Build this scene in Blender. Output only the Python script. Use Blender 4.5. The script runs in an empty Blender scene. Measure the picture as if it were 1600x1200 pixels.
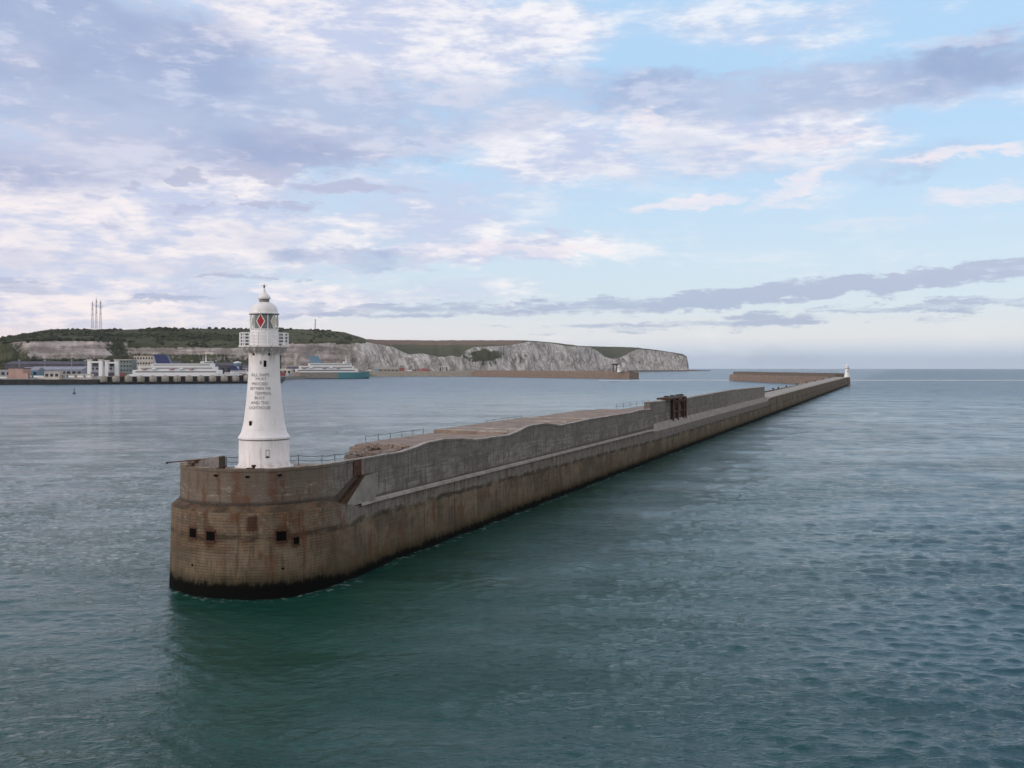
import bpy, bmesh, math, random
import numpy as np
from mathutils import Vector, Matrix, noise
PI = math.pi
R = math.radians
random.seed(7)
scene = bpy.context.scene
C = scene.collection

# ------------------------------------------------------------------ camera
EYE = 25.0
F = 1570.0
V0 = 571.7
cd = bpy.data.cameras.new('camera')
cam = bpy.data.objects.new('camera', cd)
C.objects.link(cam)
cam.location = (0, 0, EYE)
cam.rotation_euler = (PI / 2, 0, 0)
cd.sensor_width = 36.0
cd.lens = 36.0 * F / 1600.0
cd.shift_y = -(600 - V0) / 1600.0
cd.clip_start = 0.5
cd.clip_end = 200000
scene.camera = cam
scene.view_settings.view_transform = 'Standard'
scene.view_settings.look = 'None'
scene.view_settings.gamma = 1
scene.view_settings.exposure = 0.08

# ------------------------------------------------------------------ sun and sky
SUN_AZ = R(-118)          # measured from +Y towards +X: the sun stands low, left and a little behind
SUN_EL = R(14)
sd = bpy.data.lights.new('sun', 'SUN')
sun = bpy.data.objects.new('sun', sd)
C.objects.link(sun)
sdir = Vector((math.sin(SUN_AZ) * math.cos(SUN_EL), math.cos(SUN_AZ) * math.cos(SUN_EL), math.sin(SUN_EL)))
sun.rotation_euler = sdir.to_track_quat('Z', 'Y').to_euler()
sd.energy = 1.3
sd.angle = R(14)
sd.color = (1.0, 0.86, 0.78)

world = bpy.data.worlds.new('World')
scene.world = world
world.use_nodes = True


class NT:
    """small helper for node graphs"""
    def __init__(self, tree):
        self.t = tree
        self.n = tree.nodes
        self.l = tree.links

    def new(self, typ, **kw):
        nd = self.n.new(typ)
        for k, v in kw.items():
            setattr(nd, k, v)
        return nd

    def link(self, a, b):
        self.l.new(a, b)

    def setin(self, nd, idx, v):
        if hasattr(v, 'links') or isinstance(v, bpy.types.NodeSocket):
            self.l.new(v, nd.inputs[idx])
        else:
            nd.inputs[idx].default_value = v

    def math(self, op, a, b=0.0, c=None, clamp=False):
        nd = self.new('ShaderNodeMath', operation=op)
        nd.use_clamp = clamp
        self.setin(nd, 0, a)
        self.setin(nd, 1, b)
        if c is not None:
            self.setin(nd, 2, c)
        return nd.outputs[0]

    def add(self, a, b): return self.math('ADD', a, b)
    def mul(self, a, b): return self.math('MULTIPLY', a, b)
    def sub(self, a, b): return self.math('SUBTRACT', a, b)

    def sstep(self, v, lo, hi, a=0.0, b=1.0):
        nd = self.new('ShaderNodeMapRange')
        nd.interpolation_type = 'SMOOTHSTEP'
        nd.clamp = True
        self.setin(nd, 0, v)
        for i, x in enumerate((lo, hi, a, b)):
            self.setin(nd, i + 1, x)
        return nd.outputs[0]

    def lin(self, v, lo, hi, a=0.0, b=1.0):
        nd = self.new('ShaderNodeMapRange')
        nd.clamp = True
        self.setin(nd, 0, v)
        for i, x in enumerate((lo, hi, a, b)):
            self.setin(nd, i + 1, x)
        return nd.outputs[0]

    def mix(self, f, a, b, blend='MIX'):
        nd = self.new('ShaderNodeMix', data_type='RGBA', blend_type=blend)
        nd.clamp_factor = True
        self.setin(nd, 0, f)
        for i, x in ((6, a), (7, b)):
            if isinstance(x, (tuple, list)):
                x = tuple(x) + ((1,) if len(x) == 3 else ())
            self.setin(nd, i, x)
        return nd.outputs[2]

    def vscale(self, v, s):
        nd = self.new('ShaderNodeVectorMath', operation='MULTIPLY')
        self.setin(nd, 0, v)
        self.setin(nd, 1, s)
        return nd.outputs[0]

    def vadd(self, v, s):
        nd = self.new('ShaderNodeVectorMath', operation='ADD')
        self.setin(nd, 0, v)
        self.setin(nd, 1, s)
        return nd.outputs[0]

    def noise(self, v, scale, detail=4, rough=0.55, color=False, dist=0.0):
        nd = self.new('ShaderNodeTexNoise')
        if v is not None:
            self.setin(nd, 0, v)
        nd.inputs['Scale'].default_value = scale
        nd.inputs['Detail'].default_value = detail
        nd.inputs['Roughness'].default_value = rough
        nd.inputs['Distortion'].default_value = dist
        return nd.outputs['Color' if color else 'Fac']

    def sep(self, v):
        nd = self.new('ShaderNodeSeparateXYZ')
        self.setin(nd, 0, v)
        return nd.outputs

    def comb(self, x, y, z):
        nd = self.new('ShaderNodeCombineXYZ')
        for i, a in enumerate((x, y, z)):
            self.setin(nd, i, a)
        return nd.outputs[0]


SKY_S = 0.1


def build_sky():
    w = NT(world.node_tree)
    w.n.clear()
    out = w.new('ShaderNodeOutputWorld')
    bg = w.new('ShaderNodeBackground')
    bg.inputs[1].default_value = SKY_S
    w.link(bg.outputs[0], out.inputs[0])
    sky = w.new('ShaderNodeTexSky', sky_type='NISHITA')
    sky.sun_disc = False
    sky.sun_elevation = SUN_EL
    sky.sun_rotation = SUN_AZ
    sky.air_density = 1.0
    sky.dust_density = 1.6
    sky.ozone_density = 1.5
    tc = w.new('ShaderNodeTexCoord')
    d = tc.outputs['Generated']
    x, y, z = w.sep(d)
    az = w.mul(w.math('ARCTAN2', x, y), F)
    el = w.mul(w.math('ARCSINE', z), F)
    # cloud noise lives on the direction sphere, stretched along the horizon
    d3 = w.vscale(d, (1.0, 1.0, 2.6))
    nA = w.noise(d3, 4.5, 9, 0.56, dist=0.35)
    nB = w.noise(w.vadd(d3, (3.1, 1.7, 5.2)), 11.0, 8, 0.6, dist=0.3)
    nC = w.noise(w.vscale(d, (1.0, 1.0, 9.0)), 9.0, 6, 0.6, dist=0.5)
    warp = w.noise(w.vadd(d3, (7.0, 2.0, 1.0)), 7.0, 5, 0.6, color=True)
    wv = w.vscale(w.vadd(warp, (-0.5, -0.5, -0.5)), (210.0, 80.0, 0.0))
    p = w.vadd(w.comb(az, el, 0.0), wv)
    warp2 = w.noise(w.vadd(w.vscale(d, (1.0, 1.0, 2.6)), (2.0, 9.0, 4.0)), 26.0, 6, 0.65, color=True)
    wv2 = w.vscale(w.vadd(warp2, (-0.5, -0.5, -0.5)), (150.0, 52.0, 0.0))
    p = w.vadd(p, w.vscale(w.vadd(warp2, (-0.5, -0.5, -0.5)), (110.0, 60.0, 0.0)))
    p2 = w.vadd(w.vadd(w.comb(az, el, 0.0), wv2), w.vscale(w.vadd(warp, (-0.5, -0.5, -0.5)), (60.0, 22.0, 0.0)))

    def blob(u, v, ru, rv, rot, wt, pp):
        a = math.atan((u - 800) / F)
        e = math.atan((V0 - v) / F * math.cos(a))
        m = w.new('ShaderNodeMapping', vector_type='TEXTURE')
        w.setin(m, 0, pp)
        m.inputs[1].default_value = (a * F, e * F, 0)
        m.inputs[2].default_value = (0, 0, R(rot))
        m.inputs[3].default_value = (ru, rv, 1)
        g = w.new('ShaderNodeTexGradient', gradient_type='SPHERICAL')
        w.link(m.outputs[0], g.inputs[0])
        s = w.sstep(g.outputs[1], 0.0, 0.75)
        return w.mul(s, wt) if wt != 1 else s

    def total(lst, pp):
        acc = None
        for b in lst:
            k = blob(*b, pp)
            acc = k if acc is None else w.math('MAXIMUM', acc, k)
        return acc

    white = total([(570, 50, 460, 120, 0, 1), (760, 60, 300, 90, 0, .9), (60, 105, 110, 50, 0, .6),
                   (300, 95, 200, 40, 0, .5),
                   (200, 330, 620, 190, 0, 1), (620, 330, 330, 120, 0, .75), (480, 232, 190, 45, 0, 1), (850, 225, 220, 90, 0, .9),
                   (1180, 220, 330, 60, 3, .85), (1500, 150, 300, 40, 0, .5), (60, 470, 300, 70, 0, .95), (350, 475, 420, 60, 0, .9),
                   (780, 393, 330, 34, 0, 1), (1180, 30, 400, 60, 0, .5), (700, 460, 260, 40, 0, .5)], p)
    wisp = total([(1010, 190, 50, 26, 0, 1), (1250, 290, 130, 26, 22, 1), (1080, 318, 150, 14, 3, 1), (1540, 302, 120, 24, 4, 1),
                  (1500, 240, 150, 13, 2, 1), (1250, 225, 200, 22, 3, .8), (800, 392, 240, 16, 0, .9), (1400, 350, 320, 16, 0, .5),
                  (650, 382, 130, 10, 0, .8), (1230, 320, 120, 12, 2, .6), (1500, 62, 200, 20, 0, .6), (1560, 335, 120, 10, 0, .5)], p2)
    grey = total([(60, 60, 560, 160, -6, 1.15), (330, 175, 680, 130, 0, 1.15), (60, 240, 360, 90, 0, .8), (760, 165, 420, 90, 3, .8),
                  (1280, 140, 640, 82, 2, 1), (1500, 110, 400, 70, 0, .8), (1050, 250, 480, 70, -3, .62), (1330, 255, 330, 50, 0, .5),
                  (850, 300, 260, 60, 0, .5), (100, 420, 420, 50, 0, .55), (560, 405, 240, 34, 0, .7), (300, 370, 420, 40, 0, .35),
                  ], p)
    strk = total([(1250, 455, 700, 24, 3.8, 1), (1520, 424, 300, 22, 5, .9), (880, 478, 420, 17, 4, .8), (1330, 490, 430, 15, 3, .75),
                  (600, 484, 260, 15, 3, .7), (1100, 507, 500, 12, 1, .5), (1560, 470, 200, 12, 2, .5), (230, 470, 150, 9, 4, .6),
                  (300, 277, 52, 17, 0, .9), (420, 268, 80, 24, 0, 1), (545, 292, 110, 18, 0, .9), (395, 322, 48, 16, 0, .9),
                  (298, 325, 62, 14, 0, .8), (465, 323, 74, 14, 0, .8), (205, 294, 40, 8, 0, .7), (630, 296, 80, 14, 0, .7),
                  (100, 300, 160, 9, 0, .35), (170, 350, 60, 8, 0, .5), (420, 432, 200, 8, 2, .5), (30, 455, 120, 22, 0, .5)], p2)
    nAc = w.sub(nA, 0.5)
    nBc = w.sub(nB, 0.5)
    nCc = w.sub(nC, 0.5)
    nD = w.noise(w.vadd(w.vscale(d, (1.0, 1.0, 4.5)), (1.0, 4.0, 9.0)), 34.0, 5, 0.62)
    nDc = w.sub(nD, 0.5)
    mw = w.add(white, w.add(w.mul(nAc, 1.3), w.add(w.mul(nCc, 0.5), w.mul(nBc, 1.1))))
    mw = w.sstep(w.add(mw, w.mul(nDc, .5)), 0.05, 0.9)
    mwi = w.add(w.mul(wisp, 1.15), w.add(w.mul(nBc, 1.3), w.add(w.mul(nCc, 1.3), w.mul(nDc, .6))))
    mwi = w.mul(w.sstep(mwi, 0.2, 1.55), w.sstep(wisp, 0.0, .5))
    mg = w.add(w.mul(grey, 1.0), w.add(w.mul(nAc, -1.1), w.add(w.mul(nBc, 1.35), w.mul(nDc, .45))))
    mg = w.sstep(mg, 0.28, .92)
    nEc = w.sub(w.noise(w.vadd(w.vscale(w.vadd(d, w.vscale(w.vadd(warp2, (-.5, -.5, -.5)), (.02, .02, .012))), (1.0, 1.0, 26.0)), (8.0, 3.0, 0.5)), 6.0, 6, .62), .5)
    ms = w.add(w.mul(strk, 1.2), w.add(w.mul(nEc, 2.2), w.add(w.mul(nBc, 0.8), w.mul(nDc, .9))))
    ms = w.mul(w.sstep(ms, 0.25, 1.0), w.sstep(strk, 0.0, .3))

    k = 1.0 / SKY_S
    def c(r, g, b): return (r * k, g * k, b * k)
    # clear sky: the Nishita sky with a thin high veil over it
    elr = w.math('MAXIMUM', el, 0.0)
    veil = w.mix(w.sstep(elr, 0, 420), c(.77, .88, .96), c(.51, .75, 1.02))
    base = w.mix(0.80, sky.outputs[0], veil)
    # pale cream band low over the sea, pinker to the left (towards the sunset)
    left = w.sstep(az, 200, -800)
    low = w.mix(left, c(.78, .79, .80), c(.88, .74, .74))
    base = w.mix(w.mul(w.sstep(elr, 110, 40), 0.8), base, low)
    murk = w.mix(left, c(.46, .58, .75), c(.66, .58, .68))
    base = w.mix(w.mul(w.sstep(elr, 46, 6), 0.9), base, murk)
    # clouds
    wc = w.mix(left, c(.94, .91, .92), c(.98, .87, .86))
    wc = w.mix(w.sstep(w.add(nB, w.mul(nDc, .5)), .36, .64), c(.56, .60, .78), wc)
    col = w.mix(w.mul(mw, 0.86), base, wc)
    gc = w.mix(w.sstep(w.add(nA, w.mul(nBc, .4)), .32, .62), c(.31, .385, .60), c(.47, .54, .72))
    gc = w.mix(w.mul(left, 0.25), gc, c(.47, .46, .62))
    gc = w.mix(w.mul(w.sstep(w.add(nB, w.mul(nDc, .6)), .48, .66), .6), gc, c(.66, .68, .82))
    col = w.mix(w.mul(mg, 0.84), col, gc)
    col = w.mix(w.mul(mwi, 0.8), col, c(.90, .82, .86))
    sc = w.mix(w.sstep(elr, 60, 200), c(.38, .45, .62), c(.46, .49, .66))
    col = w.mix(w.mul(ms, 0.78), col, sc)
    # broad bright overcast away from the sunset: whiter, warmer light overhead and behind
    col = w.mix(w.mul(w.sstep(el, 620, 950), .8), col, w.mix(w.sstep(nA, .35, .65), c(.30, .40, .58), c(.50, .60, .78)))
    away = w.sstep(w.math('ABSOLUTE', az), 1000, 1900)
    col = w.mix(w.mul(away, .75), col, w.mix(w.sstep(nA, .35, .65), c(.72, .66, .63), c(1.0, .93, .88)))
    # below the horizon: dim sea colour
    col = w.mix(w.sstep(el, -2, -30), col, c(.10, .14, .17))
    w.link(col, bg.inputs[0])


build_sky()

# ------------------------------------------------------------------ helpers


def tag(o, label=None, cat=None, group=None, kind=None):
    if label: o['label'] = label
    if cat: o['category'] = cat
    if group: o['group'] = group
    if kind: o['kind'] = kind
    return o


def empty(name, loc=(0, 0, 0), rz=0.0, parent=None):
    o = bpy.data.objects.new(name, None)
    o.empty_display_size = 1
    C.objects.link(o)
    o.location = loc
    o.rotation_euler = (0, 0, rz)
    if parent: o.parent = parent
    return o


def copy_tree(o, parent=None):
    c = o.copy()
    C.objects.link(c)
    c.parent = parent
    for ch in list(o.children):
        copy_tree(ch, c)
    return c


class MB:
    def __init__(self):
        self.bm = bmesh.new()
        self.uv = self.bm.loops.layers.uv.new('UVMap')

    def verts(self, pts):
        return [self.bm.verts.new(p) for p in pts]

    def face(self, vs, uvs=None):
        try:
            f = self.bm.faces.new(vs)
        except ValueError:
            return None
        if uvs:
            for l, u in zip(f.loops, uvs):
                l[self.uv].uv = u
        return f

    def box(self, c, s, rz=0.0, taper=1.0, ry=0.0):
        m = Matrix.Translation(c) @ Matrix.Rotation(rz, 4, 'Z') @ Matrix.Rotation(ry, 4, 'Y')
        hx, hy, hz = s[0] / 2, s[1] / 2, s[2] / 2
        pts = [(-hx, -hy, -hz), (hx, -hy, -hz), (hx, hy, -hz), (-hx, hy, -hz),
               (-hx * taper, -hy * taper, hz), (hx * taper, -hy * taper, hz), (hx * taper, hy * taper, hz), (-hx * taper, hy * taper, hz)]
        v = self.verts([m @ Vector(p) for p in pts])
        for f in ((0, 3, 2, 1), (4, 5, 6, 7), (0, 1, 5, 4), (1, 2, 6, 5), (2, 3, 7, 6), (3, 0, 4, 7)):
            self.face([v[i] for i in f])
        return self

    def tube(self, a, b, r0, r1=None, n=8, caps=True):
        a, b = Vector(a), Vector(b)
        if r1 is None: r1 = r0
        q = (b - a).to_track_quat('Z', 'Y').to_matrix()
        ra = self.verts([a + q @ Vector((r0 * math.cos(2 * PI * i / n), r0 * math.sin(2 * PI * i / n), 0)) for i in range(n)])
        rb = self.verts([b + q @ Vector((r1 * math.cos(2 * PI * i / n), r1 * math.sin(2 * PI * i / n), 0)) for i in range(n)])
        for i in range(n):
            self.face([ra[i], ra[(i + 1) % n], rb[(i + 1) % n], rb[i]])
        if caps:
            self.face(ra[::-1]); self.face(rb)
        return self

    def chain(self, pts, r, n=6):
        for a, b in zip(pts[:-1], pts[1:]):
            self.tube(a, b, r, n=n)
        return self

    def lathe(self, prof, n=48, c=(0, 0, 0), cap=True):
        rings = []
        for r, z in prof:
            rings.append(self.verts([(c[0] + r * math.cos(2 * PI * i / n), c[1] + r * math.sin(2 * PI * i / n), c[2] + z) for i in range(n)]))
        for a, b in zip(rings[:-1], rings[1:]):
            for i in range(n):
                self.face([a[i], a[(i + 1) % n], b[(i + 1) % n], b[i]])
        if cap:
            self.face(rings[0][::-1]); self.face(rings[-1])
        return self

    def prism(self, poly, z0, z1, ztop=None):
        """poly: list of (x,y) ccw; z1 number or function"""
        f1 = z1 if callable(z1) else (lambda x, y: z1)
        a = self.verts([(x, y, z0) for x, y in poly])
        b = self.verts([(x, y, f1(x, y)) for x, y in poly])
        n = len(poly)
        for i in range(n):
            self.face([a[i], a[(i + 1) % n], b[(i + 1) % n], b[i]])
        self.face(a[::-1]); self.face(b)
        return self

    def build(self, name, mat, parent=None, smooth=False, bevel=0.0, recalc=True, angle=None):
        if recalc:
            bmesh.ops.recalc_face_normals(self.bm, faces=self.bm.faces)
        me = bpy.data.meshes.new(name)
        self.bm.to_mesh(me)
        self.bm.free()
        o = bpy.data.objects.new(name, me)
        C.objects.link(o)
        if mat: me.materials.append(mat)
        if parent: o.parent = parent
        if smooth:
            me.polygons.foreach_set('use_smooth', [True] * len(me.polygons))
            if angle:
                me.set_sharp_from_angle(angle=R(angle))
        if bevel:
            m = o.modifiers.new('bevel', 'BEVEL')
            m.width = bevel
            m.segments = 2
            m.limit_method = 'ANGLE'
            m.angle_limit = R(50)
        return o


def simple_mat(name, col, rough=0.6, metal=0.0, var=0.12, scale=1.5, spec=0.4, dirt=None, dirtamt=0.4):
    m = bpy.data.materials.new(name)
    m.use_nodes = True
    w = NT(m.node_tree)
    b = w.n['Principled BSDF']
    tc = w.new('ShaderNodeTexCoord')
    n1 = w.noise(tc.outputs['Object'], scale, 6, 0.6)
    n2 = w.noise(w.vscale(tc.outputs['Object'], (1, 1, 0.15)), scale * 2.5, 4, 0.6)
    dk = tuple(c * (1 - var * 2) for c in col)
    lt = tuple(min(1, c * (1 + var)) for c in col)
    c = w.mix(w.sstep(n1, 0.3, 0.7), dk, lt)
    if dirt:
        c = w.mix(w.mul(w.sstep(n2, 0.5, 0.75), dirtamt), c, dirt)
    w.link(c, b.inputs['Base Color'])
    b.inputs['Roughness'].default_value = rough
    b.inputs['Metallic'].default_value = metal
    b.inputs['Specular IOR Level'].default_value = spec
    return m


M = {}
M['white_paint'] = simple_mat('white_paint', (.80, .78, .80), .45, var=.03, scale=.6, dirt=(.50, .44, .36), dirtamt=.22)
M['white_clean'] = simple_mat('white_clean', (.78, .78, .79), .45, var=.03)
M['black'] = simple_mat('black_paint', (.015, .015, .018), .5)
M['dark_metal'] = simple_mat('dark_metal', (.045, .05, .055), .55, metal=.3)
M['rust'] = simple_mat('rusty_steel', (.075, .035, .022), .85, var=.35, scale=3, dirt=(.14, .05, .02), dirtamt=.6)
M['red_glass'] = simple_mat('red_glass', (.40, .004, .02), .35, var=.05, spec=.6)
M['cream_glass'] = simple_mat('lamp_glass', (.62, .56, .42), .12, var=.1, spec=.6)
M['dark_glass'] = simple_mat('dark_glass', (.03, .04, .045), .1, var=.1, spec=.6)
M['grey_conc'] = simple_mat('grey_concrete', (.26, .245, .22), .85, var=.15, scale=.4, dirt=(.10, .08, .06))
M['pier_conc'] = simple_mat('pier_concrete', (.33, .30, .26), .85, var=.15, scale=.3, dirt=(.12, .09, .07), dirtamt=.6)
M['dark_quay'] = simple_mat('dark_quay', (.035, .033, .035), .8, var=.3, scale=.2)
M['navy'] = simple_mat('navy_paint', (.02, .03, .12), .4)
M['teal'] = simple_mat('teal_paint', (.05, .21, .235), .4, var=.05)
M['blue'] = simple_mat('blue_paint', (.15, .26, .36), .4)
M['redp'] = simple_mat('red_paint', (.24, .07, .065), .5)
M['shed_blue'] = simple_mat('shed_blue', (.27, .28, .34), .6, var=.1, scale=.1)
M['shed_grey'] = simple_mat('shed_grey', (.33, .33, .36), .6, var=.1, scale=.1)
M['shed_pink'] = simple_mat('shed_salmon', (.42, .28, .24), .6, var=.1, scale=.1)
M['roof_dark'] = simple_mat('roof_dark', (.075, .07, .09), .7, var=.15, scale=.1)
M['cream'] = simple_mat('cream_wall', (.55, .51, .46), .7, var=.08, scale=.1)
M['teal_glass'] = simple_mat('teal_cladding', (.17, .21, .21), .3, var=.1, scale=.1)


def lighthouse_paint():
    m = M['white_paint']
    w = NT(m.node_tree)
    b = w.n['Principled BSDF']
    src = b.inputs['Base Color'].links[0].from_socket
    tc = w.new('ShaderNodeTexCoord').outputs['Object']
    z = w.sep(tc)[2]
    st = w.noise(w.vscale(tc, (2.2, 2.2, .18)), 1.2, 6, .65)
    sp = w.noise(tc, 2.4, 6, .7)
    under = w.mul(w.sstep(z, 11.6, 13.2), w.sstep(z, 14.15, 14.0))
    c = w.mix(w.mul(w.mul(w.sstep(st, .46, .62), under), .6), src, (.36, .25, .13))
    c = w.mix(w.mul(w.sstep(st, .56, .70), .30), c, (.48, .42, .36))
    c = w.mix(w.mul(w.mul(w.sstep(z, 3.4, 3.0), w.sstep(st, .5, .64)), .35), c, (.42, .36, .28))
    c = w.mix(w.mul(w.mul(w.sstep(z, .9, .1), w.sstep(sp, .4, .6)), .5), c, (.38, .31, .24))
    c = w.mix(w.mul(w.sstep(sp, .62, .70), .2), c, (.55, .52, .50))
    w.link(c, b.inputs['Base Color'])


lighthouse_paint()


# ------------------------------------------------------------------ wall materials (coordinates: UV in metres along the wall / height)
def wall_upper_mat():
    m = bpy.data.materials.new('weathered_concrete')
    m.use_nodes = True
    w = NT(m.node_tree)
    b = w.n['Principled BSDF']
    uv = w.new('ShaderNodeUVMap').outputs[0]
    x, z, _ = w.sep(uv)
    n_big = w.noise(uv, 0.16, 6, .6)
    n_mid = w.noise(uv, 0.9, 7, .65)
    n_fine = w.noise(uv, 6.0, 5, .6)
    streak = w.noise(w.vscale(uv, (1.3, .16, 1)), 1.6, 6, .65)
    board = w.noise(w.vscale(uv, (.12, 3.2, 1)), 1.0, 4, .7)
    base = w.mix(w.sstep(n_big, .35, .65), (.128, .117, .103), (.275, .255, .225))
    base = w.mix(w.mul(w.sstep(n_mid, .35, .72), .6), base, (.27, .25, .23))
    base = w.mix(w.mul(w.sstep(streak, .48, .60), .75), base, (.070, .062, .054))
    base = w.mix(w.mul(w.mul(w.sstep(board, .47, .60), w.sstep(z, 12.2, 11.4, .35, 1)), .6), base, (.085, .078, .070))
    blot = w.noise(w.vscale(w.vadd(uv, (40, 3, 0)), (.6, 1.5, 1)), .55, 6, .7)
    base = w.mix(w.mul(w.sstep(blot, .48, .60), .6), base, (.092, .080, .067))
    base = w.mix(w.mul(w.sstep(blot, .42, .30), .5), base, (.33, .31, .285))
    # horizontal casting joints each 0.75 m
    jz = w.math('PINGPONG', w.add(z, w.mul(w.sub(n_mid, .5), .10)), .24)
    base = w.mix(w.mul(w.mul(w.sstep(jz, .035, .0), w.sstep(n_mid, .38, .6)), .55), base, (.07, .062, .055))
    jx = w.math('PINGPONG', x, 3.05)
    base = w.mix(w.mul(w.mul(w.sstep(jx, .05, .0), w.sstep(n_big, .48, .6)), .4), base, (.06, .05, .045))
    md = w.mul(w.sstep(w.math('ABSOLUTE', w.sub(z, 11.75)), .09, .03), w.sstep(x, 8, 9))
    base = w.mix(w.mul(md, .6), base, (.06, .055, .05))
    base = w.mix(w.mul(w.mul(w.sstep(z, 11.75, 11.85), w.sstep(x, 8, 9)), .3), base, (.125, .118, .11))
    # head of the breakwater: browner and rustier (wear of the head itself)
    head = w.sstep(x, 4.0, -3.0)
    base = w.mix(w.mul(head, w.sstep(n_mid, .25, .6, .45, .85)), base, (.135, .100, .074))
    base = w.mix(w.mul(w.mul(head, w.sstep(n_fine, .48, .62)), .35), base, (.075, .055, .042))
    # white salt crusts in bands
    crust = w.mul(w.sstep(w.noise(w.vscale(uv, (.5, 1.6, 1)), 1.3, 7, .7), .53, .66), w.mul(head, w.mul(w.sstep(z, 10.4, 11.0), w.sstep(z, 12.3, 11.7))))
    base = w.mix(w.mul(crust, .7), base, (.38, .35, .31))
    rustn = w.sstep(w.noise(w.vscale(uv, (1.0, .25, 1)), .8, 5, .6), .54, .68)
    base = w.mix(w.mul(w.mul(rustn, head), .65), base, (.12, .05, .022))
    # rust runs below scuppers
    acc = None
    for cx, wd, zt in ((-12.1, .75, 13.7), (-8.2, .75, 13.7), (-7.0, .5, 13.5), (-11.3, 1.2, 11.1), (-16.2, .3, 12.4), (-19.0, .35, 13.4), (-5.0, .4, 11.0), (-14.2, .35, 13.6), (-3.6, .3, 12.3)):
        dx = w.math('ABSOLUTE', w.add(w.sub(x, cx), w.mul(w.sub(n_mid, .5), 1.6)))
        k = w.mul(w.sstep(dx, wd, wd * .2), w.sstep(z, zt + .1, zt - .3))
        acc = k if acc is None else w.math('MAXIMUM', acc, k)
    base = w.mix(w.mul(w.mul(acc, w.sstep(n_mid, .2, .55)), .85), base, (.115, .048, .024))
    # damp rusty run above the stair flight
    dl = w.sub(z, w.add(w.mul(x, .42), 8.45))
    sm = w.mul(w.mul(w.sstep(dl, -.3, .1), w.sstep(dl, 1.5, .5)), w.mul(w.sstep(x, -1.2, .2), w.sstep(x, 8.6, 8.0)))
    base = w.mix(w.mul(sm, .85), base, (.045, .028, .020))
    base = w.mix(w.mul(w.mul(head, w.sstep(w.add(z, w.mul(n_mid, .3)), 10.55, 10.05)), .9), base, (.026, .019, .014))  # shadow line in the groove at the upper tier's foot, painted dark
    vor = w.new('ShaderNodeTexVoronoi', feature='DISTANCE_TO_EDGE')
    w.link(w.vadd(w.vscale(uv, (.22, .30, 1)), w.vscale(w.noise(uv, 1.1, 4, .6, color=True), (.35, .35, 0))), vor.inputs['Vector'])
    base = w.mix(w.mul(w.mul(w.sstep(vor.outputs[0], .012, .003), w.sstep(n_big, .45, .6)), .7), base, (.05, .04, .035))
    # rust around the frame on the far high wall
    dx = w.math('ABSOLUTE', w.sub(x, 200.0))
    base = w.mix(w.mul(w.sstep(dx, 13, 9), w.sstep(streak, .38, .55)), base, (.045, .02, .016))
    # far part of the high wall patched and paler
    far = w.mul(w.sstep(x, 285, 300), w.sstep(n_mid, .42, .6))
    base = w.mix(w.mul(far, .6), base, (.30, .26, .20))
    # dark line where the wall meets the ledge
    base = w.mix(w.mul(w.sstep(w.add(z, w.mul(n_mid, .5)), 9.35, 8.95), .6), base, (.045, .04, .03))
    base = w.mix(w.mul(w.sstep(n_fine, .35, .75), .25), base, (.30, .28, .26))
    w.link(base, b.inputs['Base Color'])
    b.inputs['Roughness'].default_value = .9
    b.inputs['Specular IOR Level'].default_value = .25
    bp = w.new('ShaderNodeBump')
    bp.inputs['Strength'].default_value = .8
    bp.inputs['Distance'].default_value = .12
    w.link(w.add(w.mul(n_mid, .9), w.add(w.mul(n_fine, .3), w.mul(w.sstep(jz, 0, .05), .15))), bp.inputs['Height'])
    w.link(bp.outputs[0], b.inputs['Normal'])
    return m


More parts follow.
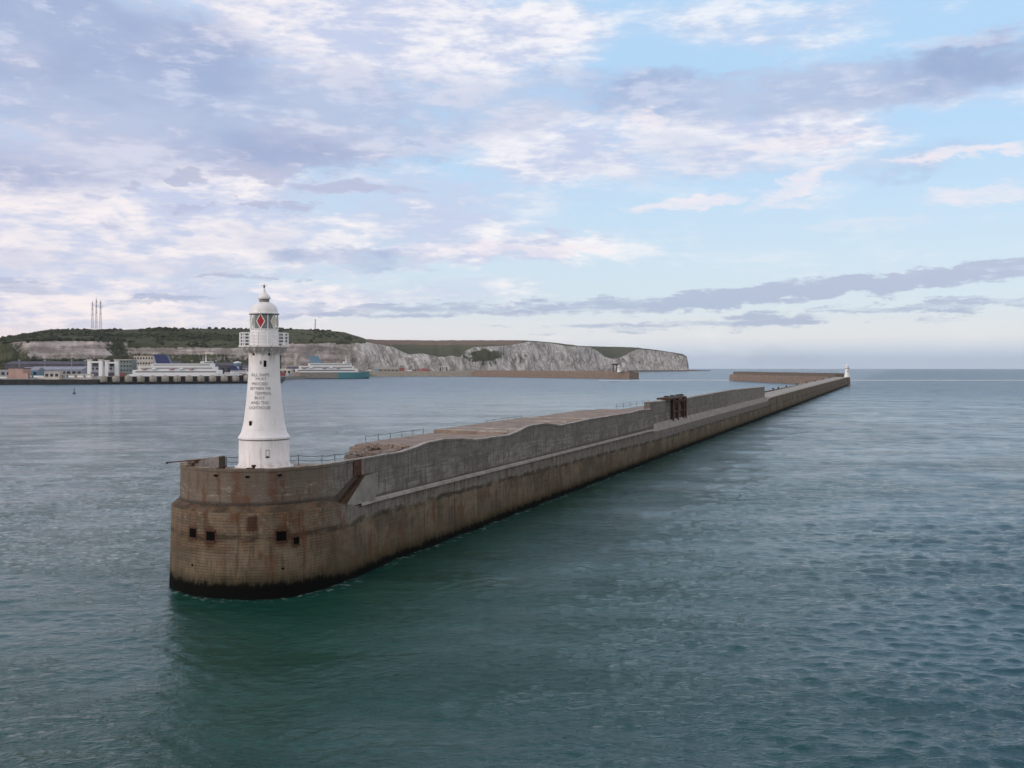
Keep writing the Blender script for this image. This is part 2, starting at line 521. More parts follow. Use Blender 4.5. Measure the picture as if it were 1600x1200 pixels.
def wall_lower_mat():
    m = bpy.data.materials.new('stained_blockwork')
    m.use_nodes = True
    w = NT(m.node_tree)
    b = w.n['Principled BSDF']
    uv = w.new('ShaderNodeUVMap').outputs[0]
    x, z, _ = w.sep(uv)
    n_big = w.noise(uv, 0.13, 6, .6)
    n_mid = w.noise(uv, 0.7, 7, .65)
    n_fine = w.noise(uv, 5.0, 5, .6)
    streak = w.noise(w.vscale(uv, (1.0, .14, 1)), 1.1, 6, .65)
    head = w.sstep(x, 3.0, -4.0)
    br = w.new('ShaderNodeTexBrick')
    w.link(uv, br.inputs[0])
    br.inputs['Scale'].default_value = 1.0
    w.link(w.vadd(uv, w.vscale(w.noise(uv, .8, 4, .6, color=True), (.3, .10, 0))), br.inputs[0])
    br.inputs['Mortar Size'].default_value = .028
    br.inputs['Mortar Smooth'].default_value = .3
    br.inputs['Brick Width'].default_value = 2.6
    br.inputs['Row Height'].default_value = .31
    br.inputs['Color1'].default_value = (.3, .3, .3, 1)
    br.inputs['Color2'].default_value = (.7, .7, .7, 1)
    br.inputs['Mortar'].default_value = (0, 0, 0, 1)
    brick = w.sep(br.outputs[0])[0]
    base = w.mix(w.sstep(n_big, .38, .62), (.092, .070, .046), (.205, .158, .110))
    base = w.mix(w.mul(w.sstep(n_mid, .42, .68), .6), base, (.075, .064, .040))
    # the band above the mid line is bare grey concrete on the long wall
    zl = w.lin(x, 20, 170, 6.55, 5.0)
    zz = w.add(w.sub(z, zl), w.mul(w.sub(n_mid, .5), 1.1))
    above = w.mul(w.sstep(zz, -.15, .35), w.sstep(x, 430, 400))
    grey = w.mix(w.sstep(n_mid, .35, .7), (.145, .132, .115), (.225, .208, .185))
    base = w.mix(w.mul(above, w.sub(1.0, w.mul(head, .8))), base, grey)
    # orange, rust stained zone of the head
    hz = w.mul(w.sstep(z, 4.2, 6.2), head)
    orange = w.mix(w.sstep(n_fine, .35, .7), (.115, .060, .034), (.235, .150, .092))
    base = w.mix(w.mul(hz, w.mul(w.sstep(n_mid, .38, .60), .75)), base, orange)
    salt = w.mul(w.mul(hz, w.sstep(z, 6.4, 7.2)), w.sstep(w.noise(uv, 1.7, 7, .7), .56, .68))
    base = w.mix(w.mul(salt, .6), base, (.42, .36, .28))
    # dark eroded line with weed along the wall at mid height
    band = w.mul(w.sstep(w.math('ABSOLUTE', zz), .55, .12), w.sstep(w.noise(w.vscale(uv, (.5, 1, 1)), .55, 6, .65), .40, .54))
    base = w.mix(w.mul(band, .82), base, (.028, .024, .018))
    # joints and brick-by-brick variation
    base = w.mix(w.mul(w.sstep(brick, .14, .0), w.mul(w.sstep(n_mid, .3, .6), w.add(.15, w.mul(head, .38)))), base, (.035, .027, .018))
    base = w.mix(w.mul(w.sstep(brick, .3, .7), .12), base, (.3, .25, .2))
    base = w.mix(w.mul(w.sstep(streak, .50, .64), .6), base, (.055, .041, .027))
    base = w.mix(w.mul(w.sstep(streak, .42, .3), .35), base, (.21, .175, .125))
    rr = w.sstep(w.noise(w.vadd(w.vscale(uv, (.6, .18, 1)), (9, 4, 0)), 1.0, 5, .6), .54, .66)
    base = w.mix(w.mul(rr, .7), base, (.125, .046, .022))
    # expansion joints
    acc = None
    for cx in (34.5, 81.5, 130, 190, 250):
        k = w.sstep(w.math('ABSOLUTE', w.sub(x, cx)), .16, .05)
        acc = k if acc is None else w.math('MAXIMUM', acc, k)
    base = w.mix(w.mul(acc, .8), base, (.02, .018, .015))
    dk = w.sstep(w.add(w.math('ABSOLUTE', w.add(x, 11.7)), w.mul(w.sub(n_mid, .5), .8)), .75, .45)
    dk = w.mul(dk, w.mul(w.sstep(z, 7.0, 7.4), w.sstep(z, 9.0, 8.7)))
    base = w.mix(w.mul(dk, .8), base, (.05, .018, .014))
    for cx, cz, rr_ in ((-18.9, 6.8, 1.0), (-16.4, 6.6, 1.15), (-8.5, 6.6, 1.2), (-6.9, 6.0, .8)):
        dd = w.math('SQRT', w.add(w.math('POWER', w.sub(x, cx), 2.0), w.math('POWER', w.mul(w.sub(z, cz), .8), 2.0)))
        dd = w.add(dd, w.mul(w.sub(n_mid, .5), 1.4))
        base = w.mix(w.mul(w.sstep(dd, rr_, rr_ * .55), .75), base, (.07, .028, .014))
    # tide zone: green-brown weed, then black at the waterline
    nt = w.mul(w.sub(w.noise(w.vscale(uv, (1, .5, 1)), .8, 6, .65), .5), 1.6)
    zt = w.add(z, w.add(nt, w.mul(w.sub(w.noise(w.vscale(uv, (1.2, .35, 1)), 2.6, 5, .7), .5), 1.5)))
    base = w.mix(w.mul(w.sstep(zt, 4.6, 1.6), .55), base, (.075, .058, .030))
    top = w.add(.95, w.mul(head, .75))
    base = w.mix(w.mul(w.sstep(w.sub(zt, top), 1.1, .1), .6), base, (.035, .030, .018))
    base = w.mix(w.sstep(w.sub(zt, top), .30, -.35), base, (.006, .0065, .006))
    w.link(w.sstep(z, 1.0, 2.6, .03, .25), b.inputs['Specular IOR Level'])
    w.link(base, b.inputs['Base Color'])
    b.inputs['Roughness'].default_value = .92
    b.inputs['Specular IOR Level'].default_value = .25
    bp = w.new('ShaderNodeBump')
    bp.inputs['Strength'].default_value = .9
    bp.inputs['Distance'].default_value = .15
    w.link(w.add(w.mul(n_mid, .8), w.add(w.mul(n_fine, .3), w.mul(w.sstep(brick, 0, .2), .35))), bp.inputs['Height'])
    w.link(bp.outputs[0], b.inputs['Normal'])
    return m


def top_mat(name, c1, c2, c3, sx=.25, ribs=None):
    m = bpy.data.materials.new(name)
    m.use_nodes = True
    w = NT(m.node_tree)
    b = w.n['Principled BSDF']
    tc = w.new('ShaderNodeTexCoord').outputs['Object']
    x, y, z = w.sep(tc)
    n1 = w.noise(tc, .35, 6, .6)
    n2 = w.noise(tc, 2.2, 6, .65)
    base = w.mix(w.sstep(n1, .35, .65), c1, c2)
    base = w.mix(w.mul(w.sstep(n2, .45, .7), .6), base, c3)
    h = w.mul(n2, .5)
    if ribs:
        j = w.math('PINGPONG', y, ribs)
        base = w.mix(w.mul(w.sstep(j, .12, .02), .6), base, tuple(k * .35 for k in c1))
        h = w.add(h, w.mul(w.sstep(j, .0, .15), .5))
    w.link(base, b.inputs['Base Color'])
    b.inputs['Roughness'].default_value = .9
    b.inputs['Specular IOR Level'].default_value = .2
    bp = w.new('ShaderNodeBump')
    bp.inputs['Strength'].default_value = .7
    bp.inputs['Distance'].default_value = .1
    w.link(h, bp.inputs['Height'])
    w.link(bp.outputs[0], b.inputs['Normal'])
    return m


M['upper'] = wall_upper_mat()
M['lower'] = wall_lower_mat()
M['slab'] = top_mat('sandy_slab', (.23, .175, .145), (.33, .26, .215), (.155, .12, .10), ribs=2.2)
M['deck'] = top_mat('worn_deck', (.24, .20, .175), (.33, .28, .25), (.15, .12, .10))
M['coping'] = top_mat('pale_coping', (.30, .275, .25), (.42, .38, .35), (.22, .17, .13), ribs=3.0)
M['ledge'] = top_mat('ledge_concrete', (.25, .23, .21), (.34, .31, .28), (.16, .13, .10))


def ledge_tint(mat, c0, c1, ya, yb):
    w = NT(mat.node_tree)
    b = w.n['Principled BSDF']
    src = b.inputs['Base Color'].links[0].from_socket
    tc = w.new('ShaderNodeTexCoord').outputs['Object']
    y = w.sep(tc)[1]
    n = w.noise(tc, .8, 6, .65)
    dark = w.mix(w.sstep(n, .38, .62), c0, c1)
    dark = w.mix(w.mul(w.sstep(w.noise(w.vadd(tc, (5, 5, 5)), 1.4, 5, .6), .56, .66), .7), dark, (.15, .055, .022))
    w.link(w.mix(w.sstep(w.add(y, w.mul(n, 3)), ya, yb), src, dark), b.inputs['Base Color'])


ledge_tint(M['ledge'], (.055, .042, .030), (.12, .085, .058), 9, 4.5)
ledge_tint(M['coping'], (.15, .10, .07), (.30, .235, .18), 3, -4)
M['stair'] = top_mat('rusty_steps', (.05, .028, .02), (.085, .05, .034), (.035, .02, .014))
M['far_wall'] = top_mat('far_wall_stone', (.175, .130, .104), (.28, .22, .18), (.09, .067, .053))
M['far_top'] = top_mat('far_wall_top', (.12, .10, .085), (.17, .14, .12), (.09, .07, .06))

# ------------------------------------------------------------------ water


def side_of(x, y):
    return (x + 29.1) * .9332 - (y - 118.0) * .3593


def wave_field(X, Y, dr):
    """sum of wind waves; returns dx, dy, dz.  dr = local grid spacing, short waves fade out where the grid cannot carry them"""
    rng = np.random.RandomState(4)
    n = 96
    lam = np.exp(np.linspace(math.log(.75), math.log(19.0), n))
    th = R(-98) + rng.normal(0, R(34), n)
    ph = rng.uniform(0, 2 * PI, n)
    DX = np.zeros_like(X); DY = np.zeros_like(X); DZ = np.zeros_like(X)
    gust = np.zeros_like(X)
    for k in range(9):
        l = rng.uniform(35, 190); t = rng.uniform(0, PI)
        gust += np.sin((X * math.cos(t) + Y * math.sin(t) * .6) * 2 * PI / l + rng.uniform(0, 6))
    gust = np.clip(1.0 + gust * .16, .35, 1.7)
    sd_ = side_of(X, Y)
    shel = .62 + .38 / (1 + np.exp(-(sd_ - 6) / 6.0))       # the harbour side is calmer
    slope = .125 * math.sqrt(2.0 / n)
    for i in range(n):
        l = lam[i]
        kx, ky = math.cos(th[i]) * 2 * PI / l, math.sin(th[i]) * 2 * PI / l
        w_ = 1.85 if l < 2.4 else (1.05 if l < 3.6 else (.50 if l < 9 else .50))
        amp = slope * w_ * l / (2 * PI) * np.clip((l / dr - 2.2) / 2.5, 0, 1) * shel * (gust if l < 6 else 1.0)
        a_ = X * kx + Y * ky + ph[i]
        DZ += amp * np.sin(a_)
        c_ = amp * np.cos(a_) * .9
        DX += c_ * math.cos(th[i]); DY += c_ * math.sin(th[i])
    return DX, DY, DZ


def polar(radii, az, wrap):
    rr, aa = np.meshgrid(np.array(radii), np.array(az), indexing='ij')
    X = rr * np.sin(aa); Y = rr * np.cos(aa)
    nr, na = rr.shape
    idx = np.arange(nr * na).reshape(nr, na)
    if wrap:
        nx = np.roll(idx, -1, axis=1)
        q = np.stack([idx[:-1], idx[1:], nx[1:], nx[:-1]], -1)
    else:
        q = np.stack([idx[:-1, :-1], idx[1:, :-1], idx[1:, 1:], idx[:-1, 1:]], -1)
    return X, Y, rr, aa, q.reshape(-1, 4)


def build_water():
    RE = 2 * 6.37e6
    A0 = R(43)
    parts = []
    # finely meshed sector in front, with modelled waves
    rf = np.exp(np.linspace(math.log(24.0), math.log(1500.0), 1150))
    X, Y, rr, aa, q = polar(rf, np.linspace(-A0, A0, 1150), False)
    dr = rr * (math.log(1500 / 24.0) / 1149)
    DX, DY, DZ = wave_field(X, Y, np.maximum(dr, rr * 2 * A0 / 1149))
    fade = np.clip((A0 - np.abs(aa)) / .04, 0, 1) * np.clip((rr - 24) / 6, 0, 1) * np.clip((1500 - rr) / 200, 0, 1)
    parts.append((X + DX * fade, Y + DY * fade, DZ * fade - rr * rr / RE, q))
    # the rest of the sea, coarser
    r_all = [.5] + list(np.exp(np.linspace(math.log(3.0), math.log(24.0), 12)))
    parts.append((lambda t: (t[0], t[1], -t[2] ** 2 / RE, t[4]))(polar(r_all, np.linspace(-PI, PI, 181)[:-1], True)))
    rest = np.concatenate([np.linspace(A0, PI, 60), np.linspace(PI, 2 * PI - A0, 60)[1:]])
    parts.append((lambda t: (t[0], t[1], -t[2] ** 2 / RE, t[4]))(polar(np.exp(np.linspace(math.log(24.0), math.log(1500), 60)), rest, False)))
    parts.append((lambda t: (t[0], t[1], -t[2] ** 2 / RE, t[4]))(polar(np.exp(np.linspace(math.log(1500.0), math.log(42000), 70)), np.linspace(-PI, PI, 361)[:-1], True)))
    V = []; Q = []; off = 0
    for x, y, z, q in parts:
        V.append(np.stack([x.ravel(), y.ravel(), z.ravel()], -1)); Q.append(q + off); off += x.size
    V = np.concatenate(V).astype(np.float32); Q = np.concatenate(Q).astype(np.int32)
    me = bpy.data.meshes.new('water')
    me.vertices.add(len(V)); me.vertices.foreach_set('co', V.ravel())
    me.loops.add(Q.size); me.loops.foreach_set('vertex_index', Q.ravel())
    me.polygons.add(len(Q))
    me.polygons.foreach_set('loop_start', np.arange(0, Q.size, 4, dtype=np.int32))
    me.polygons.foreach_set('use_smooth', np.ones(len(Q), dtype=bool))
    me.update(calc_edges=True)
    if me.polygons[0].normal.z < 0: me.flip_normals()
    o = bpy.data.objects.new('water', me)
    C.objects.link(o)
    tag(o, kind='structure')
    m = bpy.data.materials.new('sea_water')
    m.use_nodes = True
    w = NT(m.node_tree)
    b = w.n['Principled BSDF']
    tc = w.new('ShaderNodeTexCoord').outputs['Object']
    # harbour side (left of the breakwater axis) is calmer: distance from the axis line
    x, y, z = w.sep(tc)
    side = w.sub(w.mul(w.add(x, 29.1), .9332), w.mul(w.sub(y, 118.0), .3593))
    seaw = w.sstep(side, -12, 12)
    # turbid green upwelling, patchy
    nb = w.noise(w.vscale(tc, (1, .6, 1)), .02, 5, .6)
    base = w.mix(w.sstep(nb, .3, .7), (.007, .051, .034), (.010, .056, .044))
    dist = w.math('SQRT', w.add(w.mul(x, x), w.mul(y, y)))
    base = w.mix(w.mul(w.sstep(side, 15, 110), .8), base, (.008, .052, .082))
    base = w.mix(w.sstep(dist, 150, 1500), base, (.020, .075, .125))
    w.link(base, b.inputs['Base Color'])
    b.inputs['IOR'].default_value = 1.33
    b.inputs['Roughness'].default_value = .08
    w.link(w.sstep(dist, 60, 1200, .055, .22), b.inputs['Roughness'])
    w.link(w.sstep(dist, 200, 4000, .5, .30), b.inputs['Specular IOR Level'])

    def rot(v, a, sx, sy):
        mp = w.new('ShaderNodeMapping')
        w.setin(mp, 0, v)
        mp.inputs[2].default_value = (0, 0, R(a))
        mp.inputs[3].default_value = (sx, sy, 1)
        return mp.outputs[0]
    v1 = rot(tc, 28, .6, 1.0)
    v2 = rot(tc, -22, .7, 1.0)
    swell = w.noise(v1, .16, 3, .5, dist=.6)          # long swell
    chop = w.noise(v2, .62, 4, .66, dist=.9)
    chop2 = w.noise(rot(tc, 32, .65, 1.0), 1.25, 4, .65, dist=.6)
    rip = w.noise(rot(tc, 26, .5, 1.0), 2.2, 4, .65, dist=.4)
    fine = w.noise(rot(tc, -30, .7, 1.0), 7.0, 3, .6)
    patch = w.sstep(w.noise(rot(tc, 12, .5, 1), .018, 4, .6), .35, .65, .45, 1.15)
    grp = w.noise(rot(tc, 22, .6, 1.0), .055, 4, .6, dist=.8)
    grp2 = w.noise(rot(tc, -12, .5, 1.0), .020, 4, .6, dist=.8)
    gust = w.sstep(w.noise(rot(tc, -20, .6, 1), .045, 5, .65), .38, .62, .35, 1.35)
    amp = w.mul(patch, gust)
    farw = w.sstep(dist, 500, 1600)
    h = w.add(w.mul(chop, w.add(.12, w.mul(farw, 1.0))), w.mul(chop2, w.mul(amp, .22)))
    h = w.add(h, w.add(w.mul(rip, w.mul(amp, .20)), w.mul(fine, w.mul(amp, .05))))
    h = w.add(h, w.add(w.mul(grp, w.mul(farw, 7.0)), w.mul(grp2, w.sstep(dist, 300, 1500, 0.0, 17.0))))
    # a little wash along the foot of the wall
    fo = w.mul(w.sstep(side, 10.9, 9.3), w.sstep(y, 122, 128))
    rd = w.math('SQRT', w.add(w.math('POWER', w.add(x, 29.1), 2.0), w.math('POWER', w.sub(y, 118.0), 2.0)))
    fo = w.math('MAXIMUM', fo, w.sstep(rd, 12.3, 10.8))
    fo = w.mul(fo, w.sstep(w.noise(tc, .9, 6, .7), .50, .64))
    b_in = b.inputs['Base Color'].links[0].from_socket
    w.link(w.mix(w.mul(fo, .5), b_in, (.45, .50, .50)), b.inputs['Base Color'])
    bp = w.new('ShaderNodeBump')
    w.link(w.mul(w.lin(seaw, 0, 1, .62, 1.0), 1.0), bp.inputs['Strength'])
    bp.inputs['Distance'].default_value = 1.0
    w.link(h, bp.inputs['Height'])
    w.link(bp.outputs[0], b.inputs['Normal'])
    me.materials.append(m)


build_water()

# ------------------------------------------------------------------ breakwater
BC = Vector((-29.1, 118.0, 0.0))
A_ = Vector((.3593, .9332, 0))
N_ = Vector((.9332, -.3593, 0))
BRZ = -math.atan2(.3593, .9332)
# local frame: x = towards the open sea (t), y = along the wall away from the head (s)
S_END = 1268.0


def interp(tab, s):
    if s <= tab[0][0]: return tab[0][1]
    for (a, va), (b, vb) in zip(tab[:-1], tab[1:]):
        if s <= b:
            if b == a: return vb
            f = (s - a) / (b - a)
            return va + (vb - va) * f
    return tab[-1][1]


def to_world(s, t, z=0):
    p = BC + A_ * s + N_ * t
    return Vector((p.x, p.y, z))


def head_path(Rr, tr, tl, s_far, step_fn, s_near_l=None, smooth=1.5):
    """plan path (x=t, y=s, arclength) from the far right end to the head, round it, and back on the left.
    arclength is 0 where the right straight starts being measured: arc = s on the straight, negative round the head."""
    s0 = math.sqrt(max(0, Rr * Rr - tr * tr))
    ss = [s_far]
    while ss[-1] > s0 + .01:
        ss.append(max(s0, ss[-1] - step_fn(ss[-1])))
    pts = [(tr, s, s) for s in ss]
    a0 = math.atan2(s0, tr)
    a1 = -PI - math.atan2(math.sqrt(max(0, Rr * Rr - tl * tl)), -tl)
    n = 72
    arc = s0
    for i in range(1, n + 1):
        a = a0 + (a1 - a0) * i / n
        arc -= Rr * abs(a1 - a0) / n
        pts.append((Rr * math.cos(a), Rr * math.sin(a), arc))
    s1 = pts[-1][1]
    s = s1
    while s < s_far:
        s2 = min(s_far, s + step_fn(s) * 2)
        arc -= s2 - s
        s = s2
        pts.append((tl, s, arc))
    # the round head swells gently out of the straight wall
    for _ in range(70):
        q = pts[:]
        for i in range(1, len(pts) - 1):
            if -6.5 < pts[i][1] < 15 and pts[i][0] > 0:
                a, b, c = pts[i - 1], pts[i], pts[i + 1]
                q[i] = ((a[0] + 2 * b[0] + c[0]) / 4, b[1], b[2])
        pts = q
    return pts


def wall_strip(path, levels, mb=None):
    """levels: list of (zfun, outward offset); UV = (arc, z)"""
    mb = mb or MB()
    n = len(path)
    nor = []
    for i in range(n):
        a = Vector(path[max(0, i - 1)][:2])
        b = Vector(path[min(n - 1, i + 1)][:2])
        d = (b - a).normalized()
        nor.append(Vector((-d.y, d.x)))  # outward when walking right side -> head -> left
    rows = []
    for zf, off in levels:
        row = []
        for i, (x, y, s) in enumerate(path):
            z = zf(x, y, s) if callable(zf) else zf
            row.append((mb.bm.verts.new((x + nor[i].x * off, y + nor[i].y * off, z)), (s, z)))
        rows.append(row)
    for a, b in zip(rows[:-1], rows[1:]):
        for i in range(n - 1):
            q = [a[i], a[i + 1], b[i + 1], b[i]]
            mb.face([k[0] for k in q], [k[1] for k in q])
    return mb


def stepf(s):
    return .8 if s < 60 else 1.6 if s < 200 else 4 if s < 420 else 14


bw = empty('breakwater', BC, BRZ)
tag(bw, 'long weathered concrete breakwater with a round near head, stained brown above the green sea', 'breakwater')

# outward normal check: walking from far right (+x side, decreasing y): d=(0,-1) -> (-dy, dx) = (1,0): outward. good
def rimz(x, y, s):
    # ledge height 9.2 round the head, 8.5 along the wall, rises on the low far section
    if s < -2: return 9.2
    return interp([(-2, 9.2), (5, 8.55), (160, 8.2), (166, 7.4), (410, 7.6), (416, 8.8), (600, 9.4), (1268, 10.6)], y if s > 0 else 0)


lp = head_path(10.5, 9.0, -8.0, S_END, stepf)
mb = wall_strip(lp, [(-4.0, .25), (0.0, .06), (2.0, .0), (4.0, -.05), (6.0, -.1), (lambda x, y, s: rimz(x, y, s) - .25, -.16),
                     (rimz, -.2)])
# end wall of the first arm at the corner
e = MB.verts(mb, [(9.0, S_END, -4), (-8.0, S_END, -4), (-8.0, S_END, 10.6), (9.0, S_END, 10.6)])
mb.face(e, [(9, -4), (-8, -4), (-8, 10.6), (9, 10.6)])
mb.build('lower_wall', M['lower'], bw, smooth=True, angle=35)

# ledge (sloping berm between lower and upper wall)
def upz(x, y, s):
    return interp([(-2, 9.85), (5, 8.7)], s if s < 6 else 6) if s < 6 else interp([(5, 8.7), (160, 8.4), (165, 9.35), (412, 9.6), (416, 8.9), (600, 9.5), (1268, 10.7)], y)


mb = MB()
mb = wall_strip(lp, [(lambda x, y, s: rimz(x, y, s) + .004, -.19), (lambda x, y, s: upz(x, y, s), -.95 if False else -1.0), (lambda x, y, s: upz(x, y, s) - .02, -3.0)])
mb.build('ledge', M['ledge'], bw, smooth=True, angle=35)

# projecting string course along the straight wall
ls = [p for p in lp if p[0] > 8.99 and 5.6 < p[1] < 163]
wall_strip(ls, [(lambda x, y, s: rimz(x, y, s) - .38, -.12), (lambda x, y, s: rimz(x, y, s) - .34, .2),
                (lambda x, y, s: rimz(x, y, s) + .0, .2), (lambda x, y, s: rimz(x, y, s) + .10, -.6)]).build('string_course', M['coping'], bw)

# upper wall with its wavy parapet: near part s<164
PAR = [(-80, 13.75), (1.3, 13.85), (8, 13.75), (18.4, 13.7), (22.7, 13.96), (26.7, 14.45), (32, 14.45), (37.6, 14.2), (43, 13.62), (57.4, 13.4),
       (62, 13.8), (66.8, 14.38), (77, 14.38), (81, 13.9), (84.7, 13.5), (104, 13.75), (141, 13.6), (148, 13.8), (163.8, 13.55)]
jit = lambda s: .05 * noise.noise(Vector((s * 2.6, 9, 0))) + .07 * noise.noise(Vector((s * .9, 3, 0))) + .05 * noise.noise(Vector((s * .2, 7, 0)))


def parz(x, y, s):
    return interp(PAR, y if s > 0 else -10) + jit(s)


# the parapet runs round the front and ends at the back left of the head
ang_end = R(138) - BRZ          # world angle 138 deg, in local frame
up_all = head_path(9.4, 8.55, -7.2, 163.8, stepf)
WX = sorted((p[1], p[0]) for p in up_all if p[0] > 0)


def wall_x(s): return interp(WX, s)


up = []
for p in up_all:
    if p[0] < 0 and p[1] > 0:
        a = math.atan2(p[1], p[0])
        if a < ang_end % (2 * PI) and a > 0: break
    up.append(p)
# drop the strip beside the stair (s 0..8): the wall there steps back
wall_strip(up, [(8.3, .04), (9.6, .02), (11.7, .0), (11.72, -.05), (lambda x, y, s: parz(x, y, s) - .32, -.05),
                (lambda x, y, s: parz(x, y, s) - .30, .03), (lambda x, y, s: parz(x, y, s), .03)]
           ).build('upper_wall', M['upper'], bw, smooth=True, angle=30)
mb = wall_strip(up, [(lambda x, y, s: parz(x, y, s) + .003, .035), (lambda x, y, s: parz(x, y, s) + .02, -.75), (12.3, -.78)])
mb.build('coping', M['coping'], bw)
# end block of the parapet at the back left
x, y, s = up[-1]
a = math.atan2(y, x)
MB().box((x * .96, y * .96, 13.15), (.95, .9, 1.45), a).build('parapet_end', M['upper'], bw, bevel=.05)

# head floor and inner filling
hp = [(p[0] * .985, p[1] * .985) for p in head_path(9.35, 8.2, -7.2, 12, lambda s: 1.0)]
MB().prism(hp[::-1], 8.0, 12.45).build('head_deck', M['deck'], bw)
# filling of the main upper wall
poly = [(1.8, 7), (7.8, 7), (7.8, 163.6), (-6.4, 163.6), (-6.4, 33), (1.0, 22)]
MB().prism(poly, 6.0, 12.6).build('parapet_deck', M['deck'], bw)
MB().prism([(-7.1, 4), (1.7, 4), (1.7, 410), (-7.1, 410)], 5.0, 9.0).build('main_deck', M['deck'], bw)


def slab(s0, s1, z_far, z_near, name='top_slab', th=.9, ragged=False):
    mb = MB()
    n = max(2, int((s1 - s0) / 1.5))
    rowsT = []
    for i in range(n + 1):
        s = s0 + (s1 - s0) * i / n
        zn = min(z_near, interp(PAR, s) - .12) if s < 163 else z_near
        j = .06 * noise.noise(Vector((s * .5, z_far, 1)))
        rag = 0
        cut = -6.3 if s > 32 else -6.3 + min(12.0, (32 - s) * .72)
        cut += .5 * noise.noise(Vector((s * .9, 2, 2))) * (1 if s < 32 else .2)
        row = [mb.bm.verts.new(q) for q in ((cut, s, z_far - th), (cut, s, z_far + j), (cut * .5 + 1.0, s, z_far - .02 + j),
                                           (max(3.0, cut * .3 + 4.6), s, (z_far + zn) / 2 + j), (7.55, s, zn), (7.55, s, z_far - th))]
        rowsT.append(row)
    for a, b in zip(rowsT[:-1], rowsT[1:]):
        for k in range(6):
            mb.face([a[k], a[(k + 1) % 6], b[(k + 1) % 6], b[k]])
    mb.face(rowsT[0]); mb.face(rowsT[-1][::-1])
    return mb.build(name, M['slab'], bw, smooth=False)


slab(16, 58, 13.35, 13.6)
slab(59.3, 104, 13.85, 13.5)
slab(107.2, 150, 13.65, 13.5)
slab(150.5, 163.2, 13.3, 13.3)
# pale cross kerbs on the slabs
for s, z in ((60.0, 13.75), (67, 13.72), (93, 13.7), (108, 13.6)):
    MB().box((.6, s, z + .02), (13.4, .7, .35)).build('cross_kerb', M['coping'], bw, bevel=.04)

# broken blocks heaped behind the parapet at the near end of the slabs
random.seed(11)
for i in range(46):
    s = random.uniform(10, 25)
    t = random.uniform(max(1.0, 6 - (s - 10) * .5), 7.0)
    hgt = .55 * (1 - abs((s - 15) / 12)) + .25
    b = MB().box((0, 0, 0), (random.uniform(.9, 2.6), random.uniform(.4, .8), random.uniform(.25, .5)), taper=random.uniform(.75, .98))
    o = b.build('broken_block', M['slab'], bw, bevel=.05)
    o.location = (t, s, 13.5 + hgt * random.uniform(.1, 1.5))
    o.rotation_euler = (random.uniform(-.35, .35), random.uniform(-.3, .3), random.uniform(0, PI))
MB().prism([(4.5, 10.5), (7.3, 9.6), (7.3, 20), (3.0, 20)], 12.4, lambda x, y: 13.9 if y > 15 else 13.3).build('rubble_base', M['slab'], bw)

# high wall section s 163.8 - 410
HI = [(163, 15.35), (188, 15.15), (215, 14.95), (304, 15.45), (410, 14.65)]
hpth = []
s = 410.0
while s > 163.9:
    hpth.append((7.55, s, s))
    s -= 4
hpth.append((7.55, 163.9, 163.9))
hz = lambda x, y, s: interp(HI, y) + .10 * noise.noise(Vector((y * .15, 0, 4))) + .12 * noise.noise(Vector((y * .6, 2, 4)))
q = []
full = [(6.0, 410.0, 412.0)] + hpth + [(6.0, 163.9, 162.0)]
mb = wall_strip(full, [(8.5, 0.0), (11.7, 0), (11.72, -.04), (hz, -.04)])
mb.build('high_wall', M['upper'], bw)
mb = MB()
rows = []
for p in hpth:
    z = hz(*p)
    rows.append([mb.bm.verts.new(v) for v in ((7.62, p[1], z - .2), (7.62, p[1], z + .05), (5.95, p[1], z + .05), (5.95, p[1], 8.0))])
for a, b in zip(rows[:-1], rows[1:]):
    for k in range(3): mb.face([a[k], a[k + 1], b[k + 1], b[k]])
mb.build('high_wall_top', M['coping'], bw)
MB().prism([(-6.4, 163.7), (5.9, 163.7), (5.9, 410), (-6.4, 410)], 6.0, 12.3).build('rear_deck', M['deck'], bw)
# low far deck
MB().prism([(-7.4, 410), (7.8, 410), (7.8, S_END - .5), (-7.4, S_END - .5)], 5.0, lambda x, y: 8.95 if y < 500 else 10.75).build('low_deck', M['coping'], bw)

# square openings in the head, with rust-dark reveals: near-black blocks stand in for shade in recesses
def on_head(ang, z, Rr, name, w_, h_, mat, depth=.5):
    a = R(ang)
    o = MB()
    c = Vector((Rr * math.cos(a), Rr * math.sin(a), z))
    o.box((0, 0, 0), (depth, w_, h_))
    ob = o.build(name, mat, bw)
    ob.location = c
    ob.rotation_euler = (0, 0, a)
    return ob


M['void'] = simple_mat('opening_dark', (.006, .005, .005), .95, spec=.05)
for ang, z, w_, h_ in ((-101.6, 6.83, .95, .95), (-87.8, 6.68, 1.0, .95), (-45.1, 6.62, 1.05, 1.0), (-35.9, 6.0, .6, .7)):
    on_head(ang, z, 10.18, 'square_opening', w_, h_, M['void'], .5)
    for dz, ww, hh in ((h_ / 2 + .1, w_ + .3, .14), (-h_ / 2 - .1, w_ + .3, .16)):
        on_head(ang, z + dz, 10.36, 'opening_surround', ww, hh, M['rust'], .22)
for ang, z in ((-101.6, 3.36), (-44.3, 3.08), (-78.6, 2.4), (-60, 2.6)):
    on_head(ang, z, 10.3, 'drain_hole', .28, .3, M['void'], .34)
for ang, z in ((-66, 13.0), (-45, 13.1), (-88, 13.1)):
    on_head(ang, z, 9.3, 'scupper', .4, .22, M['void'], .3)

